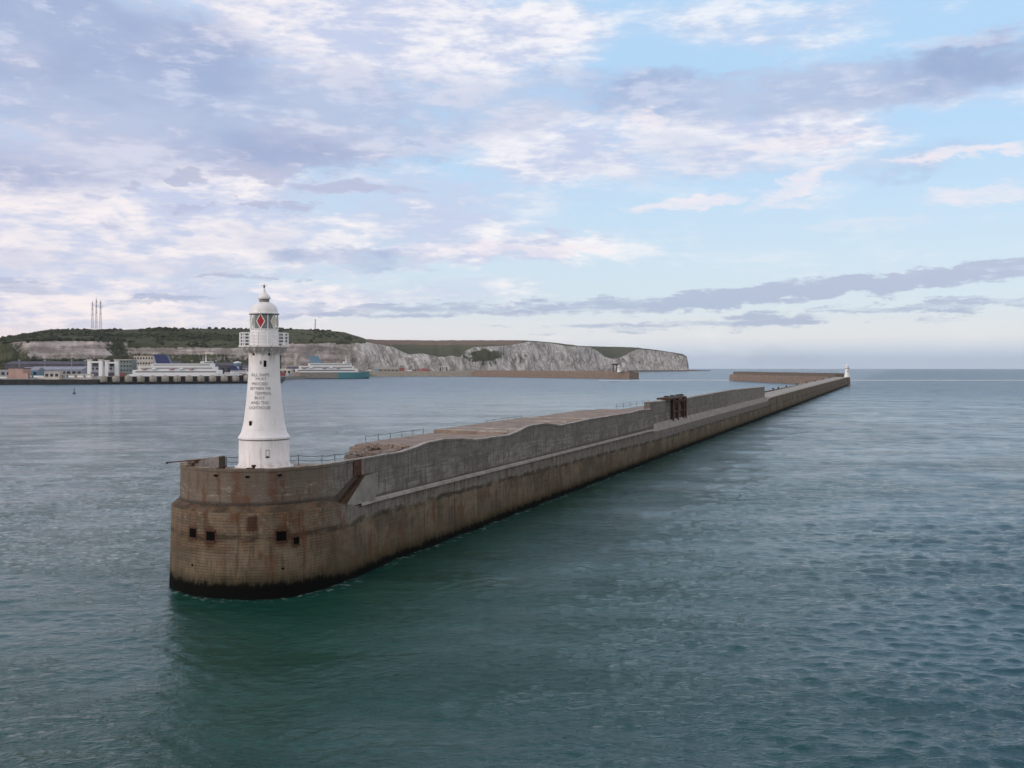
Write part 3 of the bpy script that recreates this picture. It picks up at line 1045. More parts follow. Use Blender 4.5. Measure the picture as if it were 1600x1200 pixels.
# stair between head and main wall, with landing, side block and door recess
st = MB()
ns = 15
for i in range(ns):
    s = 1.2 + (7.2 - 1.2) * (i + .5) / ns
    z = 8.9 + (11.75 - 8.9) * (i + 1) / ns
    st.box((8.75, s, (z + 8.4) / 2), (1.1, 6.0 / ns + .002, z - 8.4))
st.box((8.75, 8.3, 10.1), (1.1, 2.1, 3.32))
so = st.build('stair', M['stair'], bw)
sd_ = MB()
v = [(9.42, 2.6, 8.5), (9.42, 9.8, 8.5), (9.42, 9.8, 11.75), (9.42, 7.4, 11.75)]
vi = [(9.3 - .0, a[1], a[2]) for a in v]
va = sd_.verts(v); vb = sd_.verts(vi)
sd_.face(va); sd_.face(vb[::-1])
for i in range(4): sd_.face([va[i], vb[i], vb[(i + 1) % 4], va[(i + 1) % 4]])
sd_.build('stair_side', M['grey_conc'], bw)
MB().box((wall_x(7.75) + .03, 7.75, 12.75), (.22, .7, 1.9)).build('door_jamb', M['slab'], bw)
MB().box((wall_x(6.45) + .02, 6.45, 12.75), (.2, 1.9, 1.9)).build('rusty_door_recess', M['rust'], bw)
r_ = MB()
r_.chain([(wall_x(1.0) + .12, 1.0, 9.9), (wall_x(6.9) + .12, 6.9, 12.3)], .05)
r_.build('stair_rail', M['rust'], bw)

# railing posts and rails round the back of the head
rail = empty('railing', BC, BRZ)
tag(rail, 'thin dark post and chain railing round the back of the lighthouse platform', 'railing')
arcp = []
for wa in (134, 122, 110, 98, 86, 76):
    a = R(wa) - BRZ
    arcp.append((9.0 * math.cos(a), 9.0 * math.sin(a)))
arcp.sort(key=lambda p: p[0])
arcp += [(1.9, 9.6), (2.3, 12.0), (2.6, 14.5), (2.7, 17.0)]


def make_railing(root, pts, z, hgt=1.25, sag=.12, rails=(1.0, .55)):
    for (x, y) in pts:
        MB().tube((x, y, z), (x, y, z + hgt), .05, n=6).build('post', M['dark_metal'], root)
    for rr in rails:
        mb = MB()
        for (a, b) in zip(pts[:-1], pts[1:]):
            pr = []
            for k in range(5):
                f = k / 4
                pr.append((a[0] + (b[0] - a[0]) * f, a[1] + (b[1] - a[1]) * f, z + hgt * rr - sag * 4 * f * (1 - f)))
            mb.chain(pr, .035, 5)
        mb.build('rail', M['dark_metal'], root)


make_railing(rail, arcp, 12.45)
r2 = empty('railing', BC, BRZ)
tag(r2, 'broken dark railing along the harbour edge beside the first brown slab', 'railing')
make_railing(r2, [(-6.7, s) for s in (36, 40, 44, 48, 52, 56)], 12.6, 1.6, .08, (1.0,))
r3 = empty('railing', BC, BRZ)
tag(r3, 'dark railing along the harbour edge beside the second brown slab', 'railing')
make_railing(r3, [(-6.6, s) for s in (84, 88, 92, 96, 100, 104)], 13.2, 1.0, .08, (1.0,))
r4 = empty('railing', BC, BRZ)
tag(r4, 'row of railing posts and rails on the deck before the high wall', 'railing')
make_railing(r4, [(-6.6, s) for s in (182, 190, 198, 206, 214, 222)], 12.6, 1.3, .05, (1.0, .5))

# rusty pole jutting out from the left of the head
pole = empty('jutting_pole', BC + Vector((-9.0, -1.2, 13.75)))
tag(pole, 'rusty steel pole jutting out to the left over the head parapet', 'pole')
MB().tube((-2.0, 0, .02), (1.8, .4, .3), .07, n=8).build('shaft', M['rust'], pole)
MB().box((-2.0, 0, -.02), (.22, .2, .26)).build('end_fitting', M['dark_metal'], pole, bevel=.03)
MB().box((1.3, .3, .06), (.5, .4, .3)).build('mount', M['rust'], pole, bevel=.03)
# mooring hooks / bollards on the parapet
bol = empty('bollard', BC + Vector((-2.2, -8.9, 13.75)))
tag(bol, 'rusty mooring bollard on the parapet just left of the lighthouse foot', 'bollard', 'rusty bollards on the head')
MB().lathe([(.28, -.1), (.18, .0), (.14, .25), (.26, .32), (.26, .45), (.1, .5)], 14).build('post', M['rust'], bol, smooth=True)
MB().tube((-.8, 0, .12), (.1, 0, .16), .06).build('bar', M['rust'], bol)
for dx, dy, lab in ((1.1, -9.1, 'rusty mooring bollard on the parapet in front of the lighthouse foot'),
                    (-6.3, -6.4, 'rusty mooring bollard on the parapet at the left of the head')):
    b2 = copy_tree(bol)
    b2.location = BC + Vector((dx, dy, 13.78))
    b2['label'] = lab

# rusty steel frame hanging on the high wall
fr = empty('steel_frame', to_world(200, 7.55, 0), BRZ)
tag(fr, 'rust brown steel frame hanging down the high wall with a platform on top', 'frame')
for s in (-9.5, -2.5, 6, 9.5):
    MB().box((.45, s, 12.2), (.7, .9, 6.6)).build('post', M['rust'], fr, bevel=.05)
mb = MB()
mb.box((.4, 0, 14.6), (.6, 20, .5)); mb.box((.4, 0, 11.6), (.4, 20, .35))
mb.chain([(.45, -9, 11.6), (.45, -2.5, 14.4)], .15); mb.chain([(.45, 9, 11.6), (.45, 3, 14.4)], .15)
mb.build('bracing', M['rust'], fr)
MB().box((-.6, -6, 15.6), (4, 22, .5)).build('platform', M['rust'], fr, bevel=.05)
mb = MB()
for s in (-12, -4, 4, 9): MB().box((-.8, s, 15.95), (1.2, 1.4, .8)).build('machinery', M['dark_metal'], fr, bevel=.05)

# bollards on the far low deck
bd = empty('bollard', to_world(470, -5.5, 9.0))
tag(bd, 'small dark bollard on the low pale deck of the far breakwater', 'bollard', 'bollards on the far low deck')
MB().lathe([(.45, 0), (.35, .9), (.65, 1.1), (.65, 1.5), (.2, 1.7)], 10).build('post', M['dark_metal'], bd, smooth=True)
bd['label'] = 'small dark bollard on the pale low deck, nearest the end of the high wall'
for s, od in zip((495, 560, 590, 640, 720, 810, 900, 1010, 1120), ('second', 'third', 'fourth', 'fifth', 'sixth', 'seventh', 'eighth', 'ninth', 'last')):
    b2 = copy_tree(bd)
    b2['label'] = 'small dark bollard on the pale low deck, ' + od + ' from the end of the high wall' if od != 'last' else 'small dark bollard on the pale low deck, nearest the far small lighthouse'
    b2.location = to_world(s, -5.5, interp([(410, 8.95), (1268, 10.7)], s))

# ------------------------------------------------------------------ far arm of the breakwater beyond the corner
fa = empty('far_breakwater', (0, 0, 0))
tag(fa, 'far low brown arm of the breakwater behind the small white lighthouse', 'breakwater')
P0, P1 = Vector((424, 1283)), Vector((381, 1721))
d = (P1 - P0).normalized(); nn = Vector((-d.y, d.x))
def armsec(mb, p0, p1, w0, w1, z0, z1):
    d = (p1 - p0).normalized(); n_ = Vector((-d.y, d.x))
    k = max(1, int((p1 - p0).length / 12))
    rows = []
    for i in range(k + 1):
        p = p0 + (p1 - p0) * i / k
        j = noise.noise(Vector((p.y * .03, p.x * .03, z1))) * .5
        rows.append([mb.bm.verts.new((p.x + n_.x * o, p.y + n_.y * o, z)) for o, z in ((w0 + .6, z0), (w0, z1 + j), (w1, z1 + j), (w1 - .6, z0))])
    for a, b in zip(rows[:-1], rows[1:]):
        for q in range(4): mb.face([a[q], a[(q + 1) % 4], b[(q + 1) % 4], b[q]])
    mb.face(rows[0]); mb.face(rows[-1][::-1])
    return mb
armsec(MB(), P0, P1, 8, -8, -3, 10.8).build('lower_wall', M['far_wall'], fa)
armsec(MB(), P0 + d * 12, P1 - d * 14, 6.5, -6.5, 10.5, 15.5).build('upper_wall', M['far_top'], fa)
armsec(MB(), P1 - d * 3, P1 + d * 9, 6, -6, -3, 8).build('end_block', M['far_wall'], fa)

# ------------------------------------------------------------------ lighthouse
LZ = 13.35
lh = empty('lighthouse', BC + Vector((0, 0, LZ)))
tag(lh, 'tall white lighthouse with a red diamond lamp and black lettering on the near breakwater head', 'lighthouse')
PX = 118.0 / F
def zz_(v): return EYE - (v - V0) * PX - LZ
RW = [(728, 3.08), (725, 3.0), (722, 2.92), (690, 2.88), (685, 2.89), (684.5, 2.97), (682, 2.97), (679, 2.80), (676, 2.66), (668, 2.49),
      (660, 2.35), (645, 2.21), (633, 2.10), (618, 2.0), (606.7, 1.93), (592, 1.85), (580, 1.80), (565, 1.78), (553, 1.80)]
def tower_r(v):
    t = sorted((a, b) for a, b in RW)
    return interp(t, v)
prof = [(3.35, -.95), (3.35, -.05), (3.2, 0.0)] + [(r, zz_(v)) for v, r in RW]
MB().lathe(prof, 64).build('tower', M['white_paint'], lh, smooth=True, angle=28)
MB().lathe([(2.9, zz_(686.5)), (2.925, zz_(686.2)), (2.925, zz_(685.2)), (2.9, zz_(685))], 64, cap=False).build('base_joint', M['grey_conc'], lh)
# plate seams: very thin raised bands
for v in (652.5, 617, 670, 598, 575):
    r = tower_r(v)
    MB().lathe([(r - .02, zz_(v) - .03), (r + .012, zz_(v) - .02), (r + .010, zz_(v) + .02), (r - .02, zz_(v) + .03)], 64, cap=False).build('plate_seam', M['white_paint'], lh, smooth=True)
# gallery: corbelled underside, deck with scalloped edge
g = MB().lathe([(1.80, zz_(556)), (1.84, zz_(553)), (2.0, zz_(549)), (2.35, zz_(546)), (2.62, zz_(544.2)), (2.72, zz_(543)), (2.92, zz_(542.6)),
                (2.92, zz_(540.2)), (2.0, zz_(539.8))], 64)
gal = g.build('gallery', M['white_paint'], lh, smooth=True, angle=30)
for i in range(16):
    a = 2 * PI * (i + .5) / 16
    b = MB()
    b.box((0, 0, 0), (.75, .16, .5), taper=1)
    o = b.build('bracket', M['white_paint'], gal, bevel=.03)
    o.location = (2.22 * math.cos(a), 2.22 * math.sin(a), zz_(547.0))
    o.rotation_euler = (0, R(-38), a)
zr = zz_(540.2)
NP = 16
HR = 1.5
for i in range(NP):
    a = 2 * PI * i / NP
    MB().tube((2.78 * math.cos(a), 2.78 * math.sin(a), zr - .02), (2.78 * math.cos(a), 2.78 * math.sin(a), zr + HR), .075, n=8).build('rail_post', M['white_clean'], gal)
for h in (.35, .72, 1.1, 1.48):
    n = 48
    pts = [(2.78 * math.cos(2 * PI * i / n), 2.78 * math.sin(2 * PI * i / n), zr + h) for i in range(n + 1)]
    MB().chain(pts, .042, 5).build('rail', M['white_clean'], gal)
# lantern
lr = MB().lathe([(1.66, zz_(540.5)), (1.62, zz_(539)), (1.60, zz_(516)), (1.68, zz_(515.4)), (1.68, zz_(514.2)), (1.5, zz_(514))], 56).build('lantern_base', M['white_paint'], lh, smooth=True, angle=30)
z0, z1 = zz_(514.2), zz_(491.0)
MB().lathe([(1.0, z0), (1.0, z1)], 20).build('lamp_core', M['dark_metal'], lh)
# glass drum
glass = bpy.data.materials.new('lantern_glass')
glass.use_nodes = True
b_ = glass.node_tree.nodes['Principled BSDF']
b_.inputs['Base Color'].default_value = (.75, .80, .78, 1)
b_.inputs['Roughness'].default_value = .04
b_.inputs['Alpha'].default_value = .25
RL = 1.56
for i in range(12):
    a0 = 2 * PI * i / 12 + R(-90) + R(15) ; a1 = a0 + 2 * PI / 12
    mb = MB(); n = 4
    va = mb.verts([(RL * math.cos(a0 + (a1 - a0) * k / n), RL * math.sin(a0 + (a1 - a0) * k / n), z0) for k in range(n + 1)])
    vb = mb.verts([(RL * math.cos(a0 + (a1 - a0) * k / n), RL * math.sin(a0 + (a1 - a0) * k / n), z1) for k in range(n + 1)])
    for k in range(n): mb.face([va[k], va[k + 1], vb[k + 1], vb[k]])
    mb.build('glass_pane', glass, lh)
# diagonal astragals make the diamond lattice
lat = MB()
ND = 6
hh = z1 - z0
def lp_(a, z, r=1.6): return (r * math.cos(a), r * math.sin(a), z)
AC = R(-91)                       # a diamond looks straight at the sea
zm = (z0 + z1) / 2
for i in range(ND):
    a = AC + 2 * PI * i / ND
    half = R(17)
    for sg in (-1, 1):
        for (za, zb) in ((z0, zm), (zm, z1)):
            pts = []
            for k in range(5):
                f = k / 4
                zc = za + (zb - za) * f
                w_ = 1 - abs(zc - zm) / (hh / 2)
                pts.append(lp_(a + sg * half * w_, zc))
            lat.chain(pts, .055, 6)
for i in range(ND):
    a = AC + 2 * PI * (i + .5) / ND
    lat.chain([lp_(a, z0, 1.6), lp_(a, z1, 1.6)], .05, 6)
lat.build('diamond_lattice', M['white_clean'], lh)
# coloured lamp panels seen in the diamonds: red towards the camera, clear cream on either side
for i in range(ND):
    a = AC + 2 * PI * i / ND
    mb = MB(); rr = 1.575
    half = R(13.5)
    ring = []
    for zc, w_ in ((z0 + .2, .03), (z0 + hh * .25, .5), (zm, 1), (z1 - hh * .25, .5), (z1 - .2, .03)):
        ring.append(mb.verts([(rr * math.cos(a + half * w_ * k), rr * math.sin(a + half * w_ * k), zc) for k in (-1, -.5, 0, .5, 1)]))
    for p, q in zip(ring[:-1], ring[1:]):
        for k in range(4): mb.face([p[k], p[k + 1], q[k + 1], q[k]])
    o = mb.build('lamp_panel', M['red_glass'] if i in (0,) else M['cream_glass'], lh)
    m_ = o.modifiers.new('solid', 'SOLIDIFY'); m_.thickness = .04
    if i == 0: o['label'] = 'red diamond lamp panel'
# roof
rf = MB().lathe([(1.5, zz_(491.5)), (1.72, zz_(491)), (1.74, zz_(489.6)), (1.60, zz_(489)), (1.56, zz_(485)), (1.46, zz_(481)), (1.28, zz_(477.5)),
                 (1.05, zz_(474.7)), (.85, zz_(473.2)), (.62, zz_(472.2))], 56).build('roof', M['white_paint'], lh, smooth=True, angle=35)
MB().lathe([(1.60, zz_(491.8)), (1.735, zz_(491.7)), (1.735, zz_(491.0)), (1.6, zz_(490.9))], 56).build('gutter', M['dark_metal'], rf)
MB().lathe([(.58, zz_(472.6)), (.58, zz_(468)), (.62, zz_(467.8)), (.62, zz_(467.4))], 32).build('ventilator_drum', M['grey_conc'], rf, smooth=True, angle=30)
MB().lathe([(.70, zz_(467.6)), (.74, zz_(466)), (.70, zz_(463.5)), (.52, zz_(460.5)), (.26, zz_(457.5)), (.14, zz_(454)), (.10, zz_(449.5))], 32).build('ventilator_cap', M['white_paint'], rf, smooth=True)
fb = MB().lathe([(.03, zz_(450)), (.10, zz_(449.4)), (.14, zz_(448.2)), (.10, zz_(447)), (.03, zz_(446.5))], 16)
fb.tube((0, 0, zz_(447)), (0, 0, zz_(443)), .03, n=6)
fb.tube((-.35, 0, zz_(446)), (.35, 0, zz_(446)), .025, n=6)
fb.build('weather_vane', M['dark_metal'], rf)
# windows
def tower_box(name, u, v, w_, h_, mat, dep=.1, r=None):
    z = zz_(v)
    r = r or tower_r(v)
    dx = (u - 412.5) * PX * .985
    a = math.asin(max(-1, min(1, dx / r))) - PI / 2 + math.atan2(29.1, 118) * -1 * 0
    a += -math.atan2(-29.1, 118) * -1 if False else 0
    a = a + math.atan2(29.1, 118) * 1.0
    o = MB().box((0, 0, 0), (dep, w_, h_)).build(name, mat, lh)
    o.location = (r * math.cos(a), r * math.sin(a), z)
    o.rotation_euler = (0, 0, a)
    return o
tower_box('window', 413.7, 568.2, .30, .72, M['void'])
tower_box('window', 407.0, 566.5, .14, .4, M['grey_conc'])
tower_box('window', 391.8, 662, .30, .75, M['void'], r=2.36)
tower_box('window_frame', 391.8, 662, .42, .9, M['grey_conc'], dep=.04, r=2.37)
for u, v in ((396.5, 553), (420, 553)):
    tower_box('vent', u, v, .22, .35, M['void'], r=1.82)
hs = tower_box('hatch', 417.6, 705.5, .42, .85, M['grey_conc'], dep=.06, r=2.9)
tower_box('hatch_panel', 417.6, 705.0, .30, .62, M['white_clean'], dep=.12, r=2.9)
tower_box('hatch_sill', 417.6, 711.3, .44, .1, M['void'], dep=.14, r=2.9)

# lettering wrapped on the tower
VIEW = -PI / 2 + math.atan2(29.1, 118)       # direction from tower axis to the camera
def lettering(txt, v, width_px, uc, hpx=6.3):
    fc = bpy.data.curves.new('lettering', 'FONT')
    fc.body = txt
    fc.size = 1.0
    fc.resolution_u = 2
    to = bpy.data.objects.new('tmp_text', fc)
    C.objects.link(to)
    dg = bpy.context.evaluated_depsgraph_get()
    me = bpy.data.meshes.new_from_object(to.evaluated_get(dg))
    C.objects.unlink(to)
    bpy.data.objects.remove(to)
    xs = [p.co.x for p in me.vertices]; ys = [p.co.y for p in me.vertices]
    x0, x1 = min(xs), max(xs)
    y0, y1 = min(ys), max(ys)
    sx = width_px * .94 * PX / (x1 - x0)
    sy = hpx * .9 * PX / (y1 - y0)
    bm = bmesh.new(); bm.from_mesh(me)
    bmesh.ops.subdivide_edges(bm, edges=[e for e in bm.edges if e.calc_length() > .12], cuts=2)
    bmesh.ops.triangulate(bm, faces=bm.faces)
    for p in bm.verts:
        z = zz_(v) + (p.co.y - (y0 + y1) / 2) * sy
        dx = (uc - 412.5) * PX + (p.co.x - (x0 + x1) / 2) * sx
        r = tower_r(V0 - (z + LZ - EYE) / PX) + .028
        a = math.asin(max(-.99, min(.99, dx / r))) + VIEW
        p.co = Vector((r * math.cos(a), r * math.sin(a), z))
    bm.to_mesh(me); bm.free()
    o = bpy.data.objects.new('lettering', me)
    me.materials.append(M['letters'])
    C.objects.link(o)
    o.parent = lh
M['letters'] = simple_mat('letter_paint', (.25, .24, .26), .6, var=.3, scale=6)
for txt, v, wd, uc, h in (('ALL SHIPS', 585.5, 29, 406.5, 5.2), ('MUST', 591.5, 17, 408, 4.2), ('PROCEED', 599.3, 25, 406, 5), ('BETWEEN THE', 606.3, 32, 407, 5.2),
                          ('TERMINAL', 613.7, 27, 411, 5.2), ('BUOY', 620.8, 16, 406, 5), ('AND THIS', 628.3, 29, 406, 5.4), ('LIGHTHOUSE', 635.8, 34, 406, 5.4)):
    lettering(txt, v, wd, uc, h)

# ------------------------------------------------------------------ small far lighthouse on the corner
def far_lighthouse(x, y, z, H, label, r0):
    t = empty('lighthouse', (x, y, z))
    tag(t, label, 'lighthouse')
    MB().lathe([(r0 * 1.15, 0), (r0 * 1.1, H * .12), (r0, H * .14), (r0 * .72, H * .62), (r0 * .72, H * .66)], 24).build('tower', M['white_clean'], t, smooth=True, angle=35)
    MB().lathe([(r0 * .8, H * .66), (r0 * 1.1, H * .68), (r0 * 1.1, H * .70), (r0 * .7, H * .70)], 24).build('gallery', M['grey_conc'], t)
    MB().lathe([(r0 * .6, H * .70), (r0 * .6, H * .84)], 16).build('lantern', M['white_clean'], t)
    MB().lathe([(r0 * .72, H * .84), (r0 * .66, H * .9), (r0 * .3, H * .96), (.1, H)], 20).build('roof', M['white_clean'], t, smooth=True)
    MB().box((0, -r0 * .85, H * .45), (.8, .8, 1.6)).build('window', M['void'], t)
    return t
far_lighthouse(425.5, 1276, 10.7, 16.5, 'small distant white lighthouse on the corner of the far breakwater', 3.1)

# ------------------------------------------------------------------ eastern harbour arm
def pt(u, D, z=0.0): return Vector(((u - 800) / F * D, D, z))
def zv(v, D): return EYE - (v - V0) * D / F
ea = empty('harbour_wall', (0, 0, 0))
tag(ea, 'long brown harbour wall in front of the white cliffs, ending in a blunt head', 'breakwater')
E0, E1, E2 = Vector((-345, 2440)), Vector((-92, 2420)), Vector((237, 1950))
armsec(MB(), E0, E1, 8, -8, -3, 12.5).build('wall', M['pier_conc'], ea)
d12 = (E2 - E1).normalized()
armsec(MB(), E1, E2 - d12 * 30, 8, -8, -3, 11).build('wall', M['far_wall'], ea)
armsec(MB(), E1, E2 - d12 * 48, 6, -2, 10.5, 14.6).build('parapet', M['far_wall'], ea)
armsec(MB(), E2 - d12 * 48, E2, 12, -12, -3, 12.5).build('head', M['far_wall'], ea)
armsec(MB(), E2 - d12 * 40, E2 - d12 * 8, 7, -7, 12.2, 14).build('head_platform', M['far_top'], ea)
pl = pt(967, 1955)
l2 = far_lighthouse(pl.x, pl.y, 13, 13.5, 'stubby white light tower on the head of the brown harbour wall', 3.4)
sg = empty('signal_station', (pl.x - 7, pl.y + 4, 13))
tag(sg, 'dark roofed signal box on legs beside the light on the harbour wall', 'building')
for a, b in ((-3, -3), (3, -3), (3, 3), (-3, 3)):
    MB().tube((a, b, 0), (a, b, 13), .5, n=6).build('leg', M['dark_metal'], sg)
MB().box((0, 0, 14.3), (12, 9, 3)).build('cabin', M['roof_dark'], sg)
MB().box((0, 0, 16.1), (14, 10, .6)).build('roof', M['roof_dark'], sg)
pg = pt(693, 2425)
gc = empty('portal_gantry', (pg.x, pg.y, 12.3))
tag(gc, 'tall portal gantry with dark legs and pale top beam on the harbour wall', 'gantry')
for dx in (-7.5, 7.5):
    for dy in (-4, 4):
        MB().tube((dx, dy, 0), (dx, dy, 10), .9, n=6).build('leg', M['roof_dark'], gc)
MB().box((0, 0, 10.8), (21, 10, 2.4)).build('beam', M['cream'], gc)
MB().box((0, 0, 5), (15, 1, 1)).build('tie', M['roof_dark'], gc)
pd = pt(662, 2440)
rd = empty('storage_dome', (pd.x, pd.y + 20, 8))
tag(rd, 'low red domed shed behind the harbour wall', 'shed')
prof = [(16 * math.cos(a * PI / 16), 9 * math.sin(a * PI / 16) + 3) for a in range(0, 8)]
MB().lathe([(16, -6)] + prof, 24).build('dome', M['redp'], rd, smooth=True)

# ------------------------------------------------------------------ port
land = MB()
poly = [(-2600, 1400), (-1150, 1300), (-690, 1350), (-575, 1385), (-585, 1500), (-622, 1590), (-628, 1738), (-402, 1745), (-402, 1960), (-470, 1965), (-470, 2045), (-430, 2070), (-400, 2300), (-345, 2432), (-80, 2432), (60, 3000), (-200, 3400), (-2600, 2700)]
land.prism(poly, -3, 6.0)
o = land.build('port_ground', M['grey_conc'])
tag(o, kind='structure')

# long dark jetty in front, with pale fender dolphins
jt = empty('jetty', (0, 0, 0))
tag(jt, 'long dark jetty along the left harbour edge with a row of pale round fenders', 'jetty')
J0, J1, J2, J3 = Vector((-1150, 1290)), Vector((-686, 1342)), Vector((-565, 1375)), Vector((-345, 1470))
J4 = Vector((-420, 1830))
armsec(MB(), J0, J1, 10, -10, -3, 7.6).build('quay_wall', M['dark_quay'], jt)
armsec(MB(), J1, J2, 10, -10, -3, 6.8).build('quay_wall', M['dark_quay'], jt)
armsec(MB(), J2, J3, 6, -6, -3, 3.2).build('quay_wall', M['dark_quay'], jt)
armsec(MB(), J2, J3, 3, 9, 2, 10.5).build('walkway', M['dark_quay'], jt)
armsec(MB(), J3, J4, 7, -7, -3, 6).build('quay_wall', M['dark_quay'], jt)
for i in range(15):
    f = (i + .5) / 15
    p = J2 + (J3 - J2) * f
    mb = MB().lathe([(5.0, 2.5), (5.2, 5), (5.0, 9), (3.6, 11.0), (1.6, 11.8)], 14, (p.x, p.y - 7, 0))
    mb.build('fender', M['pier_conc'], jt, smooth=True)

def building(name, u, D, w_, dep, z0, h, mat, label, cat='building', roof=None, roofmat=None, rz=0.0, windows=0, group=None, winmat=None, floors=1):
    p = pt(u, D)
    r = empty(name, (p.x, p.y, z0), rz)
    tag(r, label, cat, group)
    MB().box((0, 0, h / 2), (w_, dep, h)).build('wall', mat, r)
    rm = roofmat or M['roof_dark']
    if roof == 'gable':
        mb = MB()
        rh = min(5, dep * .22)
        v = mb.verts([(-w_ / 2 - .5, -dep / 2 - .6, h), (w_ / 2 + .5, -dep / 2 - .6, h), (w_ / 2 + .5, dep / 2 + .6, h), (-w_ / 2 - .5, dep / 2 + .6, h),
                      (-w_ / 2 - .5, 0, h + rh), (w_ / 2 + .5, 0, h + rh)])
        for f in ((0, 1, 5, 4), (2, 3, 4, 5), (0, 4, 3), (1, 2, 5), (0, 3, 2, 1)): mb.face([v[i] for i in f])
        mb.build('roof', rm, r)
    elif roof == 'flat':
        MB().box((0, 0, h + .5), (w_ + 1, dep + 1, 1.0)).build('roof', rm, r)
    if windows:
        for fl in range(floors):
            for i in range(windows):
                x = -w_ / 2 + w_ * (i + .5) / windows
                MB().box((x, -dep / 2 - .05, h * (fl + .6) / floors), (w_ / windows * .6, .25, h / floors * .4)).build('window', winmat or M['dark_glass'], r)
    return r

GZ = 6.0
S_ = [
    # name,u,D,w,dep,z0,h,mat,label,roof,roofmat,windows,floors
    ('warehouse', 8, 1560, 34, 30, 6, 12, 'shed_grey', 'pale grey shed at the far left edge of the port', 'flat', 'shed_grey', 4, 1),
    ('warehouse', 31, 1540, 22, 26, 6, 15, 'shed_pink', 'salmon pink box shaped shed on the left of the port', 'flat', 'roof_dark', 0, 1),
    ('warehouse', 52, 1600, 26, 26, 6, 12, 'blue', 'blue shed next to the salmon pink shed', 'gable', 'shed_blue', 3, 1),
    ('warehouse', 95, 1640, 86, 40, 6, 13, 'shed_blue', 'long pale blue warehouse between the blue shed and the white gantry towers', 'gable', 'shed_blue', 10, 1),
    ('warehouse', 85, 1760, 150, 50, 6, 22, 'roof_dark', 'very long dark roofed warehouse under the left chalk slope', 'gable', 'roof_dark', 0, 1),
    ('warehouse', 168, 1720, 46, 30, 6, 18, 'shed_blue', 'lilac grey warehouse seen through the white gantry towers', 'flat', 'roof_dark', 6, 2),
    ('office_block', 196, 1700, 30, 22, 6, 29, 'teal_glass', 'dark teal clad office block right of the white gantry towers', 'flat', 'cream', 6, 4),
    ('office_block', 228, 1780, 34, 22, 6, 36, 'cream', 'cream office block rising behind the big white ferry', 'flat', 'shed_pink', 7, 4),
    ('warehouse', 258, 1800, 60, 30, 6, 22, 'roof_dark', 'dark shed behind the navy funnel of the big ferry', 'gable', 'roof_dark', 0, 1),
    ('warehouse', 352, 1800, 54, 30, 6, 20, 'roof_dark', 'dark purple shed left of the pale round control tower', 'gable', 'roof_dark', 5, 1),
    ('warehouse', 388, 1850, 34, 30, 6, 16, 'shed_grey', 'grey shed just behind the tall lighthouse', 'gable', 'roof_dark', 4, 1),
    ('warehouse', 447, 1930, 24, 20, 6, 12, 'cream', 'small cream shed just right of the tall lighthouse', 'flat', 'white_clean', 3, 1),
    ('warehouse', 462, 2100, 34, 22, 6, 13, 'grey_conc', 'brown grey store building behind the stern of the teal ferry', 'gable', 'roof_dark', 3, 1),
    ('warehouse', 605, 2520, 60, 20, 6, 11, 'pier_conc', 'low pale shed at the root of the brown harbour wall', 'gable', 'pier_conc', 6, 1),
]
for nm, u, D, w_, dep, z0, h, mt, lab, rf_, rm, wn, fl in S_:
    building(nm, u, D, w_, dep, z0, h, M[mt], lab, 'office block' if nm == 'office_block' else 'warehouse', rf_, M[rm], 0, wn, None, None, fl)

# canopy and yellow-cream ramp building on the jetty
building('ramp_building', 84, 1362, 20, 12, 6.5, 10, M['cream'], 'cream ramp house standing on the jetty left of the gantry towers', 'building', 'flat', M['cream'], windows=3)
cn = pt(118, 1372)
cr = empty('ramp_canopy', (cn.x, cn.y, 6.5), R(12))
tag(cr, 'long low cream vehicle ramp with dark openings on the jetty', 'ramp')
MB().box((0, 0, 6.6), (46, 10, 2.0)).build('roof', M['cream'], cr)
MB().box((0, 0, 1.2), (46, 10, 2.4)).build('base', M['cream'], cr)
for x in (-22, -11, 0, 11, 22):
    MB().box((x, 0, 4), (1.6, 9, 3.4)).build('pillar', M['cream'], cr)

# gantry towers of the ferry berth
def gantry(u, D, w_, h, label):
    p = pt(u, D)
    r = empty('link_tower', (p.x, p.y, 4))
    tag(r, label, 'gantry tower', 'white gantry towers of the ferry berth')
    for dx in (-w_ / 2, w_ / 2):
        MB().box((dx, 0, h / 2), (5.2, 5, h)).build('leg', M['white_clean'], r)
        MB().box((dx, 0, h + .9), (7, 6, 1.8)).build('cap', M['cream'], r)
    MB().box((0, 0, h - 2.2), (w_ - 5.2, 4, 2.4)).build('beam', M['white_clean'], r)
    MB().box((0, 0, h * .3), (w_ - 5.2, 5, 5)).build('machine_room', M['roof_dark'], r)
    return r
gantry(149, 1500, 17, 29, 'white twin legged gantry tower at the left of the ferry berth')
gantry(175, 1520, 15, 28, 'white twin legged gantry tower nearest the dark teal office block')

# pale round control tower
pc = pt(371, 1780)
ct = empty('control_tower', (pc.x, pc.y, 6))
tag(ct, 'pale blue and white control tower just left of the tall lighthouse', 'tower')
MB().lathe([(3, 0), (2.6, 18)], 16).build('shaft', M['white_clean'], ct)
MB().lathe([(3, 18), (6, 20), (6.5, 24)], 16).build('cab', M['blue'], ct)
MB().lathe([(7, 24), (7, 25.4), (1, 27)], 16).build('roof', M['white_clean'], ct)


